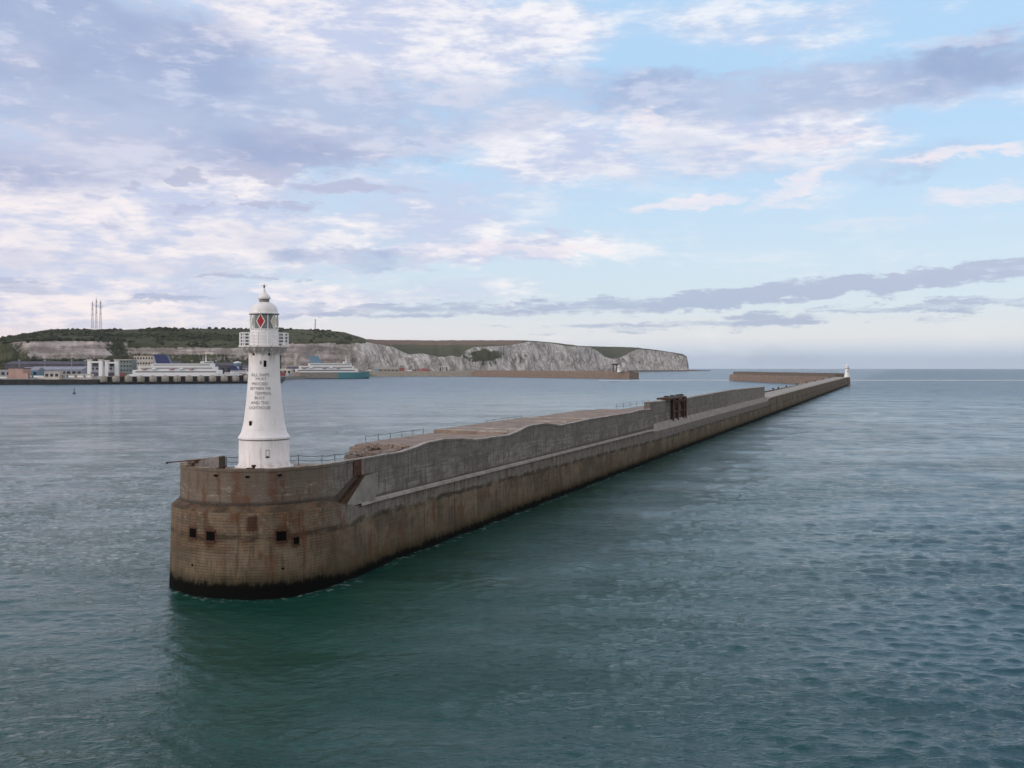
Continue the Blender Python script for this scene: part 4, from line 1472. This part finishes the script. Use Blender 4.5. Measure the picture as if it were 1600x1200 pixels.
def ferry(u, D, L, rz, hullm, topm, funm, label, scale_h=1.0, bowm=None):
    """bow points to local +x"""
    p = pt(u, D)
    r = empty('ferry', (p.x, p.y, -.5), rz)
    tag(r, label, 'ferry')
    B = L * .16
    H = 9 * scale_h

    def hull_part(x0, x1, z0, z1, mat, name):
        mb = MB()
        rows = []
        n = 24
        for i in range(n + 1):
            x = x0 + (x1 - x0) * i / n
            f = (x + L / 2) / L
            hb = B / 2 * (1 - max(0, (f - .72) / .28) ** 1.8) * (1 if f > .04 else .92)
            rk = max(0, (f - .8) / .2)
            zt = z1 + 2.2 * rk * rk
            rows.append(mb.verts([(x, -hb * (1 - .25 * rk), z0), (x + 0 * rk, -hb, zt), (x, hb, zt), (x, hb * (1 - .25 * rk), z0)]))
        for a, b in zip(rows[:-1], rows[1:]):
            for q in range(4): mb.face([a[q], a[(q + 1) % 4], b[(q + 1) % 4], b[q]])
        mb.face(rows[0]); mb.face(rows[-1][::-1])
        return mb.build(name, mat, r)
    if bowm:
        hull_part(-L / 2, L * .08, -2, H, hullm, 'hull')
        hull_part(L * .08 + .01, L / 2, -2, H, bowm, 'bow')
    else:
        hull_part(-L / 2, L / 2, -2, H, hullm, 'hull')
    hull_part(-L / 2 + 1, L / 2 - 2, -2.2, 1.2, M['navy'] if hullm is not M['navy'] else M['redp'], 'waterline_band').scale = (1.002, 1.01, 1)
    zt = H
    decks = [(-.47, .33, 5.0), (-.42, .29, 4.0), (-.30, .26, 3.6)]
    for a, b, h in decks:
        h *= scale_h
        sp = MB().box(((a + b) / 2 * L, 0, zt + h / 2), ((b - a) * L, B * .94, h)).build('superstructure', topm, r, bevel=.4)
        mbw = MB()
        mbw.box(((a + b) / 2 * L, 0, zt + h * .55), ((b - a) * L * .93, B * .94 + .3, h * .22))
        mbw.build('window_band', M['dark_glass'], r)
        zt += h
    # bridge
    bz = zt
    MB().box((.20 * L, 0, bz + 1.8), (L * .09, B * 1.02, 3.6)).build('bridge', topm, r, bevel=.4)
    MB().box((.20 * L + L * .02, 0, bz + 2.3), (L * .055, B * 1.03 + .2, 1.1)).build('bridge_window', M['dark_glass'], r)
    mm = MB()
    mm.tube((.19 * L, 0, bz + 3.6), (.19 * L, 0, bz + 14), 1.0, .35, 8)
    mm.box((.19 * L, 0, bz + 8), (.8, 8, .7)); mm.box((.19 * L, 0, bz + 10.5), (.7, 5, .6))
    mm.build('mast', M['white_clean'], r)
    # funnel, raked aft
    fn = MB()
    x0, x1 = -.26 * L, -.13 * L
    v = fn.verts([(x0, -B * .25, bz), (x1, -B * .25, bz), (x1 - 6, -B * .2, bz + 10 * scale_h), (x0 - 5, -B * .2, bz + 11.5 * scale_h),
                  (x0, B * .25, bz), (x1, B * .25, bz), (x1 - 6, B * .2, bz + 10 * scale_h), (x0 - 5, B * .2, bz + 11.5 * scale_h)])
    for f in ((0, 1, 2, 3), (7, 6, 5, 4), (0, 3, 7, 4), (1, 5, 6, 2), (3, 2, 6, 7), (0, 4, 5, 1)): fn.face([v[i] for i in f])
    fn.build('funnel', funm, r, bevel=.3)
    for i in range(5):
        x = (-.36 + .09 * i) * L + (12 if i > 1 else 0)
        for sgn in (-1, 1):
            MB().lathe([(.2, -3.8), (1.3, -3), (1.6, 0), (1.3, 3), (.2, 3.8)], 8).build('lifeboat', M['white_clean'] if i % 2 else M['shed_pink'], r).matrix_local = \
                Matrix.Translation((x, sgn * B * .52, H + 6.2 * scale_h)) @ Matrix.Rotation(PI / 2, 4, 'Y')
    return r


ferry(290, 1640, 172, R(4), M['white_clean'], M['white_clean'], M['navy'], 'big white ferry with a navy funnel berthed behind the row of pale fenders', 1.35)
ferry(385, 1700, 84, R(6), M['white_clean'], M['white_clean'], M['navy'], 'smaller white ferry partly hidden behind the tall lighthouse', .8)
ferry(518, 2000, 150, R(14), M['grey_conc'], M['white_clean'], M['blue'], 'white ferry with teal bow and small blue funnel berthed at the right of the port', 1.4, bowm=M['teal'])

# lorry trailers standing on the port ground
tr = empty('trailer', tuple(pt(60, 1530, 6)))
tag(tr, 'lorry trailer parked in a row on the left port ground', 'trailer', 'trailers parked on the port ground')
MB().box((0, 0, 2.7), (13.5, 2.6, 2.9)).build('box', M['white_clean'], tr)
mb = MB()
for x in (-5, -3.6, 4.6):
    for y in (-1.1, 1.1): mb.tube((x, y - .2, .55), (x, y + .2, .55), .55, n=10)
mb.build('wheels', M['black'], tr)
random.seed(3)
TL = ['at the far left edge of the port', 'before the pale grey shed', 'between the grey and salmon pink sheds', 'before the blue shed', 'before the left end of the long pale blue warehouse', 'before the cream ramp house', 'before the middle of the long pale blue warehouse', 'behind the cream vehicle ramp', 'just left of the gantry towers', 'right of the dark teal office block', 'behind the stern of the big ferry']
tr['label'] = 'white lorry trailer parked just right of the blue shed'
for i, u in enumerate([-20, -3, 14, 44, 76, 92, 108, 124, 136, 205, 214]):
    t2 = copy_tree(tr)
    t2['label'] = 'white lorry trailer parked ' + TL[i]
    t2.location = pt(u + random.uniform(-2, 2), (1535 if u < 180 else 1690) + (i % 3) * 12, 6)
    t2.rotation_euler = (0, 0, random.uniform(-.1, .1))

# lighting masts over the port
lm = empty('light_mast', tuple(pt(30, 1600, 6)))
tag(lm, 'tall thin lighting mast over the port sheds', 'light mast', 'lighting masts over the port')
MB().tube((0, 0, 0), (0, 0, 28), .55, .3, 8).build('pole', M['shed_grey'], lm)
MB().lathe([(.4, 27), (2.2, 27.6), (2.2, 28.4), (.4, 29)], 12).build('lamp_ring', M['shed_grey'], lm)
LL = ['behind the blue shed', 'behind the long pale blue warehouse', 'just left of the gantry towers', 'between teal and cream office blocks', 'beside the navy funnel of the big ferry', 'behind the middle of the big ferry', 'behind the bow of the big ferry', 'beside the pale control tower', 'above the small cream shed', 'behind the stern of the teal ferry', 'at the root of the brown harbour wall']
lm['label'] = 'tall thin lighting mast above the salmon pink shed'
LI = iter(LL)
for u, D in ((70, 1650), (112, 1600), (133, 1700), (212, 1720), (242, 1800), (300, 1820), (338, 1800), (362, 1850), (445, 1990), (470, 2080), (600, 2500)):
    t2 = copy_tree(lm)
    t2['label'] = 'tall thin lighting mast ' + next(LI)
    t2.location = pt(u, D, 6)
# containers
CM = [('white', M['white_clean']), ('red', M['redp']), ('blue', M['blue']), ('cream', M['cream']), ('salmon', M['shed_pink']), ('grey', M['shed_grey'])]
for i, (u, D) in enumerate(((5, 1535), (26, 1530), (39, 1528), (66, 1526), (101, 1540), (190, 1675), (199, 1690), (209, 1720), (358, 1760), (366, 1765),
                            (376, 1762), (441, 1900), (449, 1905), (456, 1902), (463, 1910), (578, 2438), (588, 2437), (628, 2434), (640, 2433))):
    nm, mt = CM[(i * 5) % 6]
    p = pt(u, D)
    r = empty('shipping_container', (p.x, p.y, 6 if D < 2400 else 12.4), random.uniform(-.3, .3))
    near = ('port sheds at the left', 'gantry towers', 'small white ferry behind the lighthouse', 'cream shed right of the lighthouse', 'root of the harbour wall')
    k = 0 if u < 120 else 1 if u < 220 else 2 if u < 400 else 3 if u < 500 else 4
    tag(r, nm + ' steel container stack near the ' + near[k], 'container', 'containers on the port ground')
    h = 2.6 * (1 + (i % 3))
    MB().box((0, 0, h / 2), (12.2, 2.5, h)).build('body', mt, r)
    MB().box((6.13, 0, h / 2), (.12, 2.3, h - .3)).build('door', M['dark_metal'], r)

# small buoy in the harbour
pb = pt(116, 905)
by = empty('buoy', (pb.x, pb.y, 0))
tag(by, 'small dark harbour buoy alone on the left water', 'buoy')
MB().lathe([(1.0, -.8), (1.3, 0), (1.3, .7), (.9, 1.1)], 16).build('float', M['dark_metal'], by)
mb = MB()
for a in range(4): mb.tube((.8 * math.cos(a * PI / 2), .8 * math.sin(a * PI / 2), 1), (.15 * math.cos(a * PI / 2), .15 * math.sin(a * PI / 2), 3.6), .09, n=5)
mb.build('cage', M['dark_metal'], by)
MB().lathe([(.1, 3.4), (.45, 3.8), (.45, 4.4), (.1, 4.8)], 10).build('lamp', M['dark_metal'], by)

# ------------------------------------------------------------------ cliffs and downs
TAB = [  # u, base distance, v of chalk top, v of skyline, skyline distance
    (-420, 1950, 575, 566, 2300), (-300, 1950, 562, 550, 2400), (-100, 1960, 548, 538, 2450), (0, 2000, 539, 529.5, 2450), (20, 2000, 535, 526, 2450), (50, 2020, 532, 521, 2500), (82, 2050, 531, 516.5, 2500),
    (110, 2080, 531, 515.5, 2520), (150, 2100, 532, 516.3, 2550), (195, 2150, 534, 515, 2550), (225, 2170, 537, 514, 2570), (257, 2200, 540, 513, 2600), (275, 2210, 541, 514, 2600),
    (330, 2250, 542, 513.5, 2620), (375, 2300, 540, 514, 2650), (436, 2350, 535, 513.2, 2700), (485, 2420, 533.5, 515, 2750), (506, 2460, 533, 516, 2780),
    (538, 2520, 532, 519, 2850), (559, 2560, 533, 525.5, 2950), (572, 2600, 535, 529.5, 3300), (590, 2680, 538, 531, 3800), (612, 2760, 542, 531.2, 4100),
    (625, 2820, 548, 531.3, 4200), (638, 2880, 554, 531.4, 4200), (655, 2920, 553, 531.6, 4200), (666, 2960, 553.5, 531.8, 4200), (685, 3020, 558.5, 531.8, 4200),
    (708, 3120, 556.5, 531.6, 4300), (719, 3180, 559, 531.6, 4300), (727, 3240, 549, 531.6, 4400), (740, 3320, 542.7, 531.6, 4500), (789, 3500, 540.5, 531.6, 4600),
    (813, 3600, 536.7, 531.6, 4700), (826, 3650, 534, 532, 4700), (863, 3850, 536.7, 535, 4800), (884, 3950, 541, 537.6, 5000), (905, 4020, 541.5, 540.3, 5000),
    (923, 4200, 543, 540.9, 5200), (934, 4300, 548.5, 541.2, 5200), (944, 4400, 557.5, 541.4, 5200), (957, 4500, 561, 541.8, 5300), (970, 4560, 559, 542, 5400),
    (986, 4650, 550, 542.5, 5500), (997, 4720, 546, 543.2, 5500), (1028, 4880, 548.5, 547, 5600), (1046, 4980, 551, 549.8, 5600), (1060, 5050, 554.5, 552, 5600),
    (1067, 5090, 556.5, 553.2, 5600), (1073, 5150, 559.5, 557, 5500), (1076, 5250, 573, 572, 5400)]


def tabv(u, k):
    return interp([(r[0], r[k]) for r in TAB], u)


def fbm(x, y, z, o=5):
    return noise.fractal(Vector((x, y, z)), 1.0, 2.0, o)


def build_cliffs():
    bm = bmesh.new()
    cl = bm.loops.layers.color.new('zone')
    cols = []
    u = -420.0
    us = []
    while u <= 1076:
        us.append(u)
        u += 1.0 if u > -20 else 8
    NCL, NSL = 26, 26
    for u in us:
        Db, vc, vs, Ds = [tabv(u, k) for k in (1, 2, 3, 4)]
        wx = (u - 800) / F
        # world arc coordinate for noise
        arc = wx * Db
        gul = fbm(arc * .012 + 3, 0, 0, 4)
        zc = zv(vc, Db + 60)
        Dc = Db + max(30, zc * .75)
        zc = zv(vc + .8 * noise.noise(Vector((u * .11, 0, 9))), Dc)
        zs = zv(vs + .5 * noise.noise(Vector((u * .09, 5, 9))) , Ds)
        col = []
        leftness = 1 if u < 560 else 0
        for i in range(NCL + 1):
            f = i / NCL
            z = -6 + (zc + 6) * f
            D = Db + (Dc - Db) * (f ** 1.35)
            # gullies and buttresses
            g1 = noise.fractal(Vector((arc * .018, z * .006, 1.3)), 1.0, 2.1, 5)
            g2 = noise.fractal(Vector((arc * .05, z * .02, 7.3)), 1.0, 2.1, 4)
            amp = 34 * math.sin(PI * min(1, f * .9 + .08)) ** .7
            g3 = noise.fractal(Vector((arc * .005, z * .004, 4.3)), 1.0, 2.1, 3)
            D += (abs(g1) * -1 + .3) * amp * 1.3 + g2 * 9 * (1 - abs(2 * f - 1)) + g3 * 55 * min(1, f * 3) * (1 - f ** 3)
            col.append((wx * D, D, z, u, V0 + (EYE - z) * F / D, f, 0))
        for i in range(1, NSL + 1):
            f = i / NSL
            D = col[NCL][1] + (Ds - col[NCL][1]) * f ** 1.2
            # interpolate in v so that the slope is visible all the way to the skyline
            v0c = V0 + (EYE - col[NCL][2]) * F / col[NCL][1]
            vtop = V0 + (EYE - zs) * F / Ds
            v = v0c + (vtop - v0c) * f
            hgt = (1.6 if u < 560 else .5)
            v += hgt * noise.fractal(Vector((wx * D * .012, D * .006, 2)), 1, 2.1, 4) * math.sin(PI * f) * 1.2
            z = zv(v, D)
            col.append((wx * D, D, z, u, v, 1.0, f))
        # fall away behind
        col.append((wx * (Ds + 500), Ds + 500, zs - 60, u, vs, 1.0, 1.0))
        cols.append(col)
    V = [[bm.verts.new(p[:3]) for p in c] for c in cols]

    def zone(p):
        """r = chalk bareness, g = scrub darkness, b = brown field"""
        X, D, z, u, v, fc, fs = p
        n = noise.fractal(Vector((X * .01, z * .03, D * .003)), 1, 2.1, 4)
        r = g = b = 0.0
        if u < 200:        # scrubby slope with a bare chalk patch
            inpatch = max(0, 1 - ((u - 95) / 85) ** 2) * max(0, 1 - ((v - 547) / 19) ** 2)
            r = inpatch * 1.2 + n * .4 + (.38 if 532 < v < 566 else 0)
            g = .75
        elif u < 440:
            t1 = max(0, 1 - abs(v - 548) / 6.5) * max(0, min(1, (u - 205) / 60))
            r = t1 * 1.1 + n * .35 + (.52 if 543 < v < 575 else 0)
            g = .65 if v < 535 else .45
        elif u < 572:
            edge = 535 + (u - 440) * 0
            r = (1.1 if v > edge + n * 4 else 0) + n * .3
            g = .30
        else:
            if fs == 0:
                r = .98 + n * .18
            else:
                r = .5 if fs < .06 else 0
            g = .22 if v > 539 else .05
            b = 1 if (v < 538.5 + n * 1.5 and u < 815) else (.4 if v < 545 and u < 905 else 0)
            if u > 905: g = .25
            if 722 < u < 790 and fs == 0:
                k = 1 - ((u - 752) / 38) ** 2
                r -= max(0, k) * .48 * max(0, 1 - ((v - 558) / 15) ** 2) * (1 + n * 4)
        return (max(0, min(1, r)), max(0, min(1, g + n * .25)), max(0, min(1, b)), 1)
    Z = [[zone(p) for p in c] for c in cols]
    for a in range(len(V) - 1):
        for i in range(len(V[0]) - 1):
            f = bm.faces.new((V[a][i], V[a + 1][i], V[a + 1][i + 1], V[a][i + 1]))
            f.smooth = True
            for l, q in zip(f.loops, (Z[a][i], Z[a + 1][i], Z[a + 1][i + 1], Z[a][i + 1])):
                l[cl] = q
    # right end face: the point turns away from the camera
    last = V[-1]
    back = [bm.verts.new((v.co.x + 260, v.co.y + 1500, v.co.z * .75)) for v in last]
    for i in range(len(last) - 1):
        f = bm.faces.new((last[i], back[i], back[i + 1], last[i + 1]))
        for l in f.loops: l[cl] = (.9, .2, 0, 1)
    me = bpy.data.meshes.new('chalk_cliffs')
    bm.to_mesh(me); bm.free()
    o = bpy.data.objects.new('hills', me)
    C.objects.link(o)
    tag(o, kind='structure')
    m = bpy.data.materials.new('chalk_and_turf')
    m.use_nodes = True
    w = NT(m.node_tree)
    b = w.n['Principled BSDF']
    vc = w.new('ShaderNodeVertexColor', layer_name='zone')
    r, g, bb = w.sep(vc.outputs[0])
    tc = w.new('ShaderNodeTexCoord').outputs['Object']
    n1 = w.noise(tc, .02, 7, .65)
    n2 = w.noise(w.vscale(tc, (1, 1, .75)), .038, 7, .70, dist=1.6)
    n3 = w.noise(tc, .11, 5, .65)
    chalk = w.mix(w.sstep(n2, .38, .60), (.34, .30, .28), (.78, .72, .69))
    chalk = w.mix(w.mul(w.sstep(w.noise(w.vscale(tc, (1, 1, .8)), .013, 6, .7, dist=1.2), .50, .60), .65), chalk, (.20, .185, .15))
    px, py, pz = w.sep(tc)
    strat = w.noise(w.vscale(tc, (.25, .25, 3.0)), .03, 5, .65)
    ch2 = w.mix(w.sstep(strat, .42, .58), (.25, .21, .19), (.60, .52, .49))
    chalk = w.mix(w.mul(w.sstep(px, -380, -470), .75), chalk, ch2)
    chalk = w.mix(w.mul(w.sstep(n3, .48, .68), .4), chalk, (.24, .215, .20))
    chalk = w.mix(w.mul(w.sstep(n1, .56, .68), .5), chalk, (.18, .17, .12))
    turf = w.mix(w.sstep(n1, .35, .6), (.060, .072, .038), (.105, .105, .060))
    scrub = w.mix(w.sstep(n3, .35, .65), (.024, .033, .020), (.060, .070, .042))
    turf = w.mix(w.mul(g, w.sstep(w.add(n2, w.mul(g, .35)), .45, .62)), turf, scrub)
    field = w.mix(w.sstep(n1, .4, .6), (.17, .115, .085), (.21, .15, .11))
    turf = w.mix(bb, turf, field)
    msk = w.sstep(w.add(r, w.add(w.mul(w.sub(n2, .5), 1.5), w.mul(w.sub(n3, .5), .8))), .35, .75)
    c = w.mix(msk, turf, chalk)
    w.link(c, b.inputs['Base Color'])
    b.inputs['Roughness'].default_value = 1
    b.inputs['Specular IOR Level'].default_value = .1
    bp = w.new('ShaderNodeBump')
    bp.inputs['Strength'].default_value = 1.0
    bp.inputs['Distance'].default_value = 6
    w.link(w.add(n2, w.mul(n3, .5)), bp.inputs['Height'])
    w.link(bp.outputs[0], b.inputs['Normal'])
    me.materials.append(m)
    return cols


cols = build_cliffs()

# low rocky foreshore under the farthest cliff
mb = MB()
rows = []
for i in range(30):
    u = 960 + i * 5.2
    D = 4560 + i * 26
    n_ = noise.noise(Vector((i * .7, 0, 0))) * 1.5
    hh_ = (7 + n_) * (1 - (i / 29) ** 3) + .5
    a, b = pt(u, D - 60), pt(u, D + 120)
    rows.append(mb.verts([(a.x, a.y, -4), (a.x, a.y + 20, hh_ * .6), (b.x, b.y, hh_), (b.x, b.y + 40, -4)]))
for a, b in zip(rows[:-1], rows[1:]):
    for k in range(3): mb.face([a[k], b[k], b[k + 1], a[k + 1]])
o = mb.build('foreshore', M['far_top'])
tag(o, kind='structure')

# scrub along the left skyline and slopes: many small clumps, uncountable
def scrub():
    bm = bmesh.new()
    random.seed(5)
    pts = []
    for c in cols:
        u = c[0][3]
        if u < -60 or u > 560: continue
        for k, p in enumerate(c):
            if p[6] > 0 and p[6] <= 1.0:
                dens = .60 if (p[6] > .82) else .34
                if u > 440: dens *= .25
                if u > 180 and p[6] < .3: dens *= .3
                nz = noise.noise(Vector((p[0] * .01, p[1] * .006, 3)))
                if random.random() < dens * max(0, .5 + nz * 1.6): pts.append(p)
        if u < 215:
            for p in c[6:27:1]:
                if p[4] > 562 or p[4] < 533:
                    if random.random() < .3: pts.append(p)
    for p in pts:
        r = random.uniform(1.8, 5.5)
        m = Matrix.Translation((p[0] + random.uniform(-4, 4), p[1] + random.uniform(-6, 6), p[2] + r * .15)) @ Matrix.Rotation(random.uniform(0, 6), 4, 'Z') @ Matrix.Diagonal((r * random.uniform(.9, 1.6), r, r * random.uniform(.5, .85), 1))
        rs = bmesh.ops.create_icosphere(bm, subdivisions=1, radius=1, matrix=m)
        for v in rs['verts']:
            v.co += Vector((random.uniform(-1, 1), random.uniform(-1, 1), random.uniform(-1, 1))) * r * .28
    me = bpy.data.meshes.new('scrub')
    bm.to_mesh(me); bm.free()
    o = bpy.data.objects.new('scrub', me)
    C.objects.link(o)
    me.materials.append(simple_mat('scrub_leaf', (.055, .065, .038), 1.0, var=.35, scale=.03, spec=.05))
    tag(o, 'dark green scrub and bushes covering the hilltop on the left', 'scrub', kind='stuff')
    print('scrub clumps', len(pts))


scrub()

# ------------------------------------------------------------------ radio masts on the hill
def radio_mast(u, vtop, vbase, D, wbase, label, group=None):
    p = pt(u, D)
    z0 = zv(vbase, D) - 4
    H = zv(vtop, D) - z0
    r = empty('radio_mast', (p.x, p.y, z0))
    tag(r, label, 'radio mast', group)
    hw = wbase / 2
    legs = MB()
    top = hw * .28
    cs = ((-1, -1), (1, -1), (1, 1), (-1, 1))
    for a, b in cs:
        legs.tube((a * hw, b * hw, 0), (a * top, b * top, H * .93), .24, .18, 5)
    legs.tube((0, 0, H * .9), (0, 0, H), .3, .15, 5)
    legs.build('legs', M['mast'], r)
    br = MB()
    n = 12
    for i in range(n):
        f0, f1 = i / n * .93, (i + 1) / n * .93
        w0, w1 = hw + (top - hw) * f0 / .93, hw + (top - hw) * f1 / .93
        for k in range(4):
            a, b = cs[k], cs[(k + 1) % 4]
            br.tube((a[0] * w0, a[1] * w0, H * f0), (b[0] * w1, b[1] * w1, H * f1), .11, n=4)
            br.tube((a[0] * w1, a[1] * w1, H * f1), (b[0] * w1, b[1] * w1, H * f1), .11, n=4)
    br.build('bracing', M['mast'], r)
    an = MB()
    for f in (.55, .72, .86):
        an.tube((hw * .9, -hw, H * f), (hw * .9 + .01, -hw - 1.2, H * f), 1.2, n=10)
    an.build('dish', M['mast'], r)
    return r


M['mast'] = simple_mat('mast_steel', (.15, .10, .10), .6)
radio_mast(144.5, 469, 516, 2520, 5.5, 'left lattice radio mast of the three close together on the hilltop')
radio_mast(150.5, 463.5, 516, 2525, 5, 'middle and tallest lattice radio mast of the three close together on the hilltop')
radio_mast(157, 467, 516, 2530, 5.5, 'right lattice radio mast of the three close together on the hilltop')
radio_mast(492.5, 497, 516, 2740, 3, 'lone thin mast on the hilltop right of the tall lighthouse')

# ------------------------------------------------------------------ wake of a distant ship, and exhaust haze
mb = MB()
rows = []
for i in range(220):
    x = 150 + i * 12
    y = 1742 + 6 * noise.noise(Vector((i * .05, 0, 0))) - i * .06
    wd = 42 + 14 * noise.noise(Vector((i * .3, 4, 0)))
    zc = -(x * x + y * y) / (2 * 6.37e6) + .25
    rows.append(mb.verts([(x, y - wd, zc), (x, y + wd, zc)]))
for a, b in zip(rows[:-1], rows[1:]): mb.face([a[0], b[0], b[1], a[1]])
M['foam'] = simple_mat('foam', (.62, .66, .68), .8, var=.15, scale=.2)
o = mb.build('ship_wake', M['foam'])
tag(o, 'thin white wake line drawn straight across the distant sea', 'wake', kind='stuff')

# ------------------------------------------------------------------ air
def volume_mat(name, col, dens, aniso=0.0):
    m = bpy.data.materials.new(name)
    m.use_nodes = True
    w = NT(m.node_tree)
    w.n.clear()
    out = w.new('ShaderNodeOutputMaterial')
    v = w.new('ShaderNodeVolumePrincipled')
    v.inputs['Color'].default_value = (*col, 1)
    v.inputs['Density'].default_value = dens
    v.inputs['Anisotropy'].default_value = aniso
    w.link(v.outputs[0], out.inputs['Volume'])
    return m


hz_ = MB().box((0, 0, 20), (60000, 60000, 500)).build('haze', volume_mat('haze_air', (.86, .88, .95), .00002))
hz_.location = (0, 0, 0)
hz_.scale = (1, 1, 1)
tag(hz_, 'thin pale sea haze in the distance', 'haze', kind='stuff')

random.seed(21)
sm_ = MB()
for (u, v, ru, rv) in ((1190, 560, 22, 15), (1206, 555, 20, 20), (1232, 560, 36, 14), (1262, 562, 26, 14)):
    D = 7000
    p = pt(u, D, zv(v, D))
    bmesh.ops.create_icosphere(sm_.bm, subdivisions=3, radius=1, matrix=Matrix.Translation(p) @ Matrix.Diagonal((ru * D / F, 160, rv * D / F, 1)))
o = sm_.build('smoke', volume_mat('exhaust_smoke', (.45, .45, .46), .00025), recalc=False)
tag(o, 'faint grey patch of ship smoke low over the far sea', 'smoke', kind='stuff')
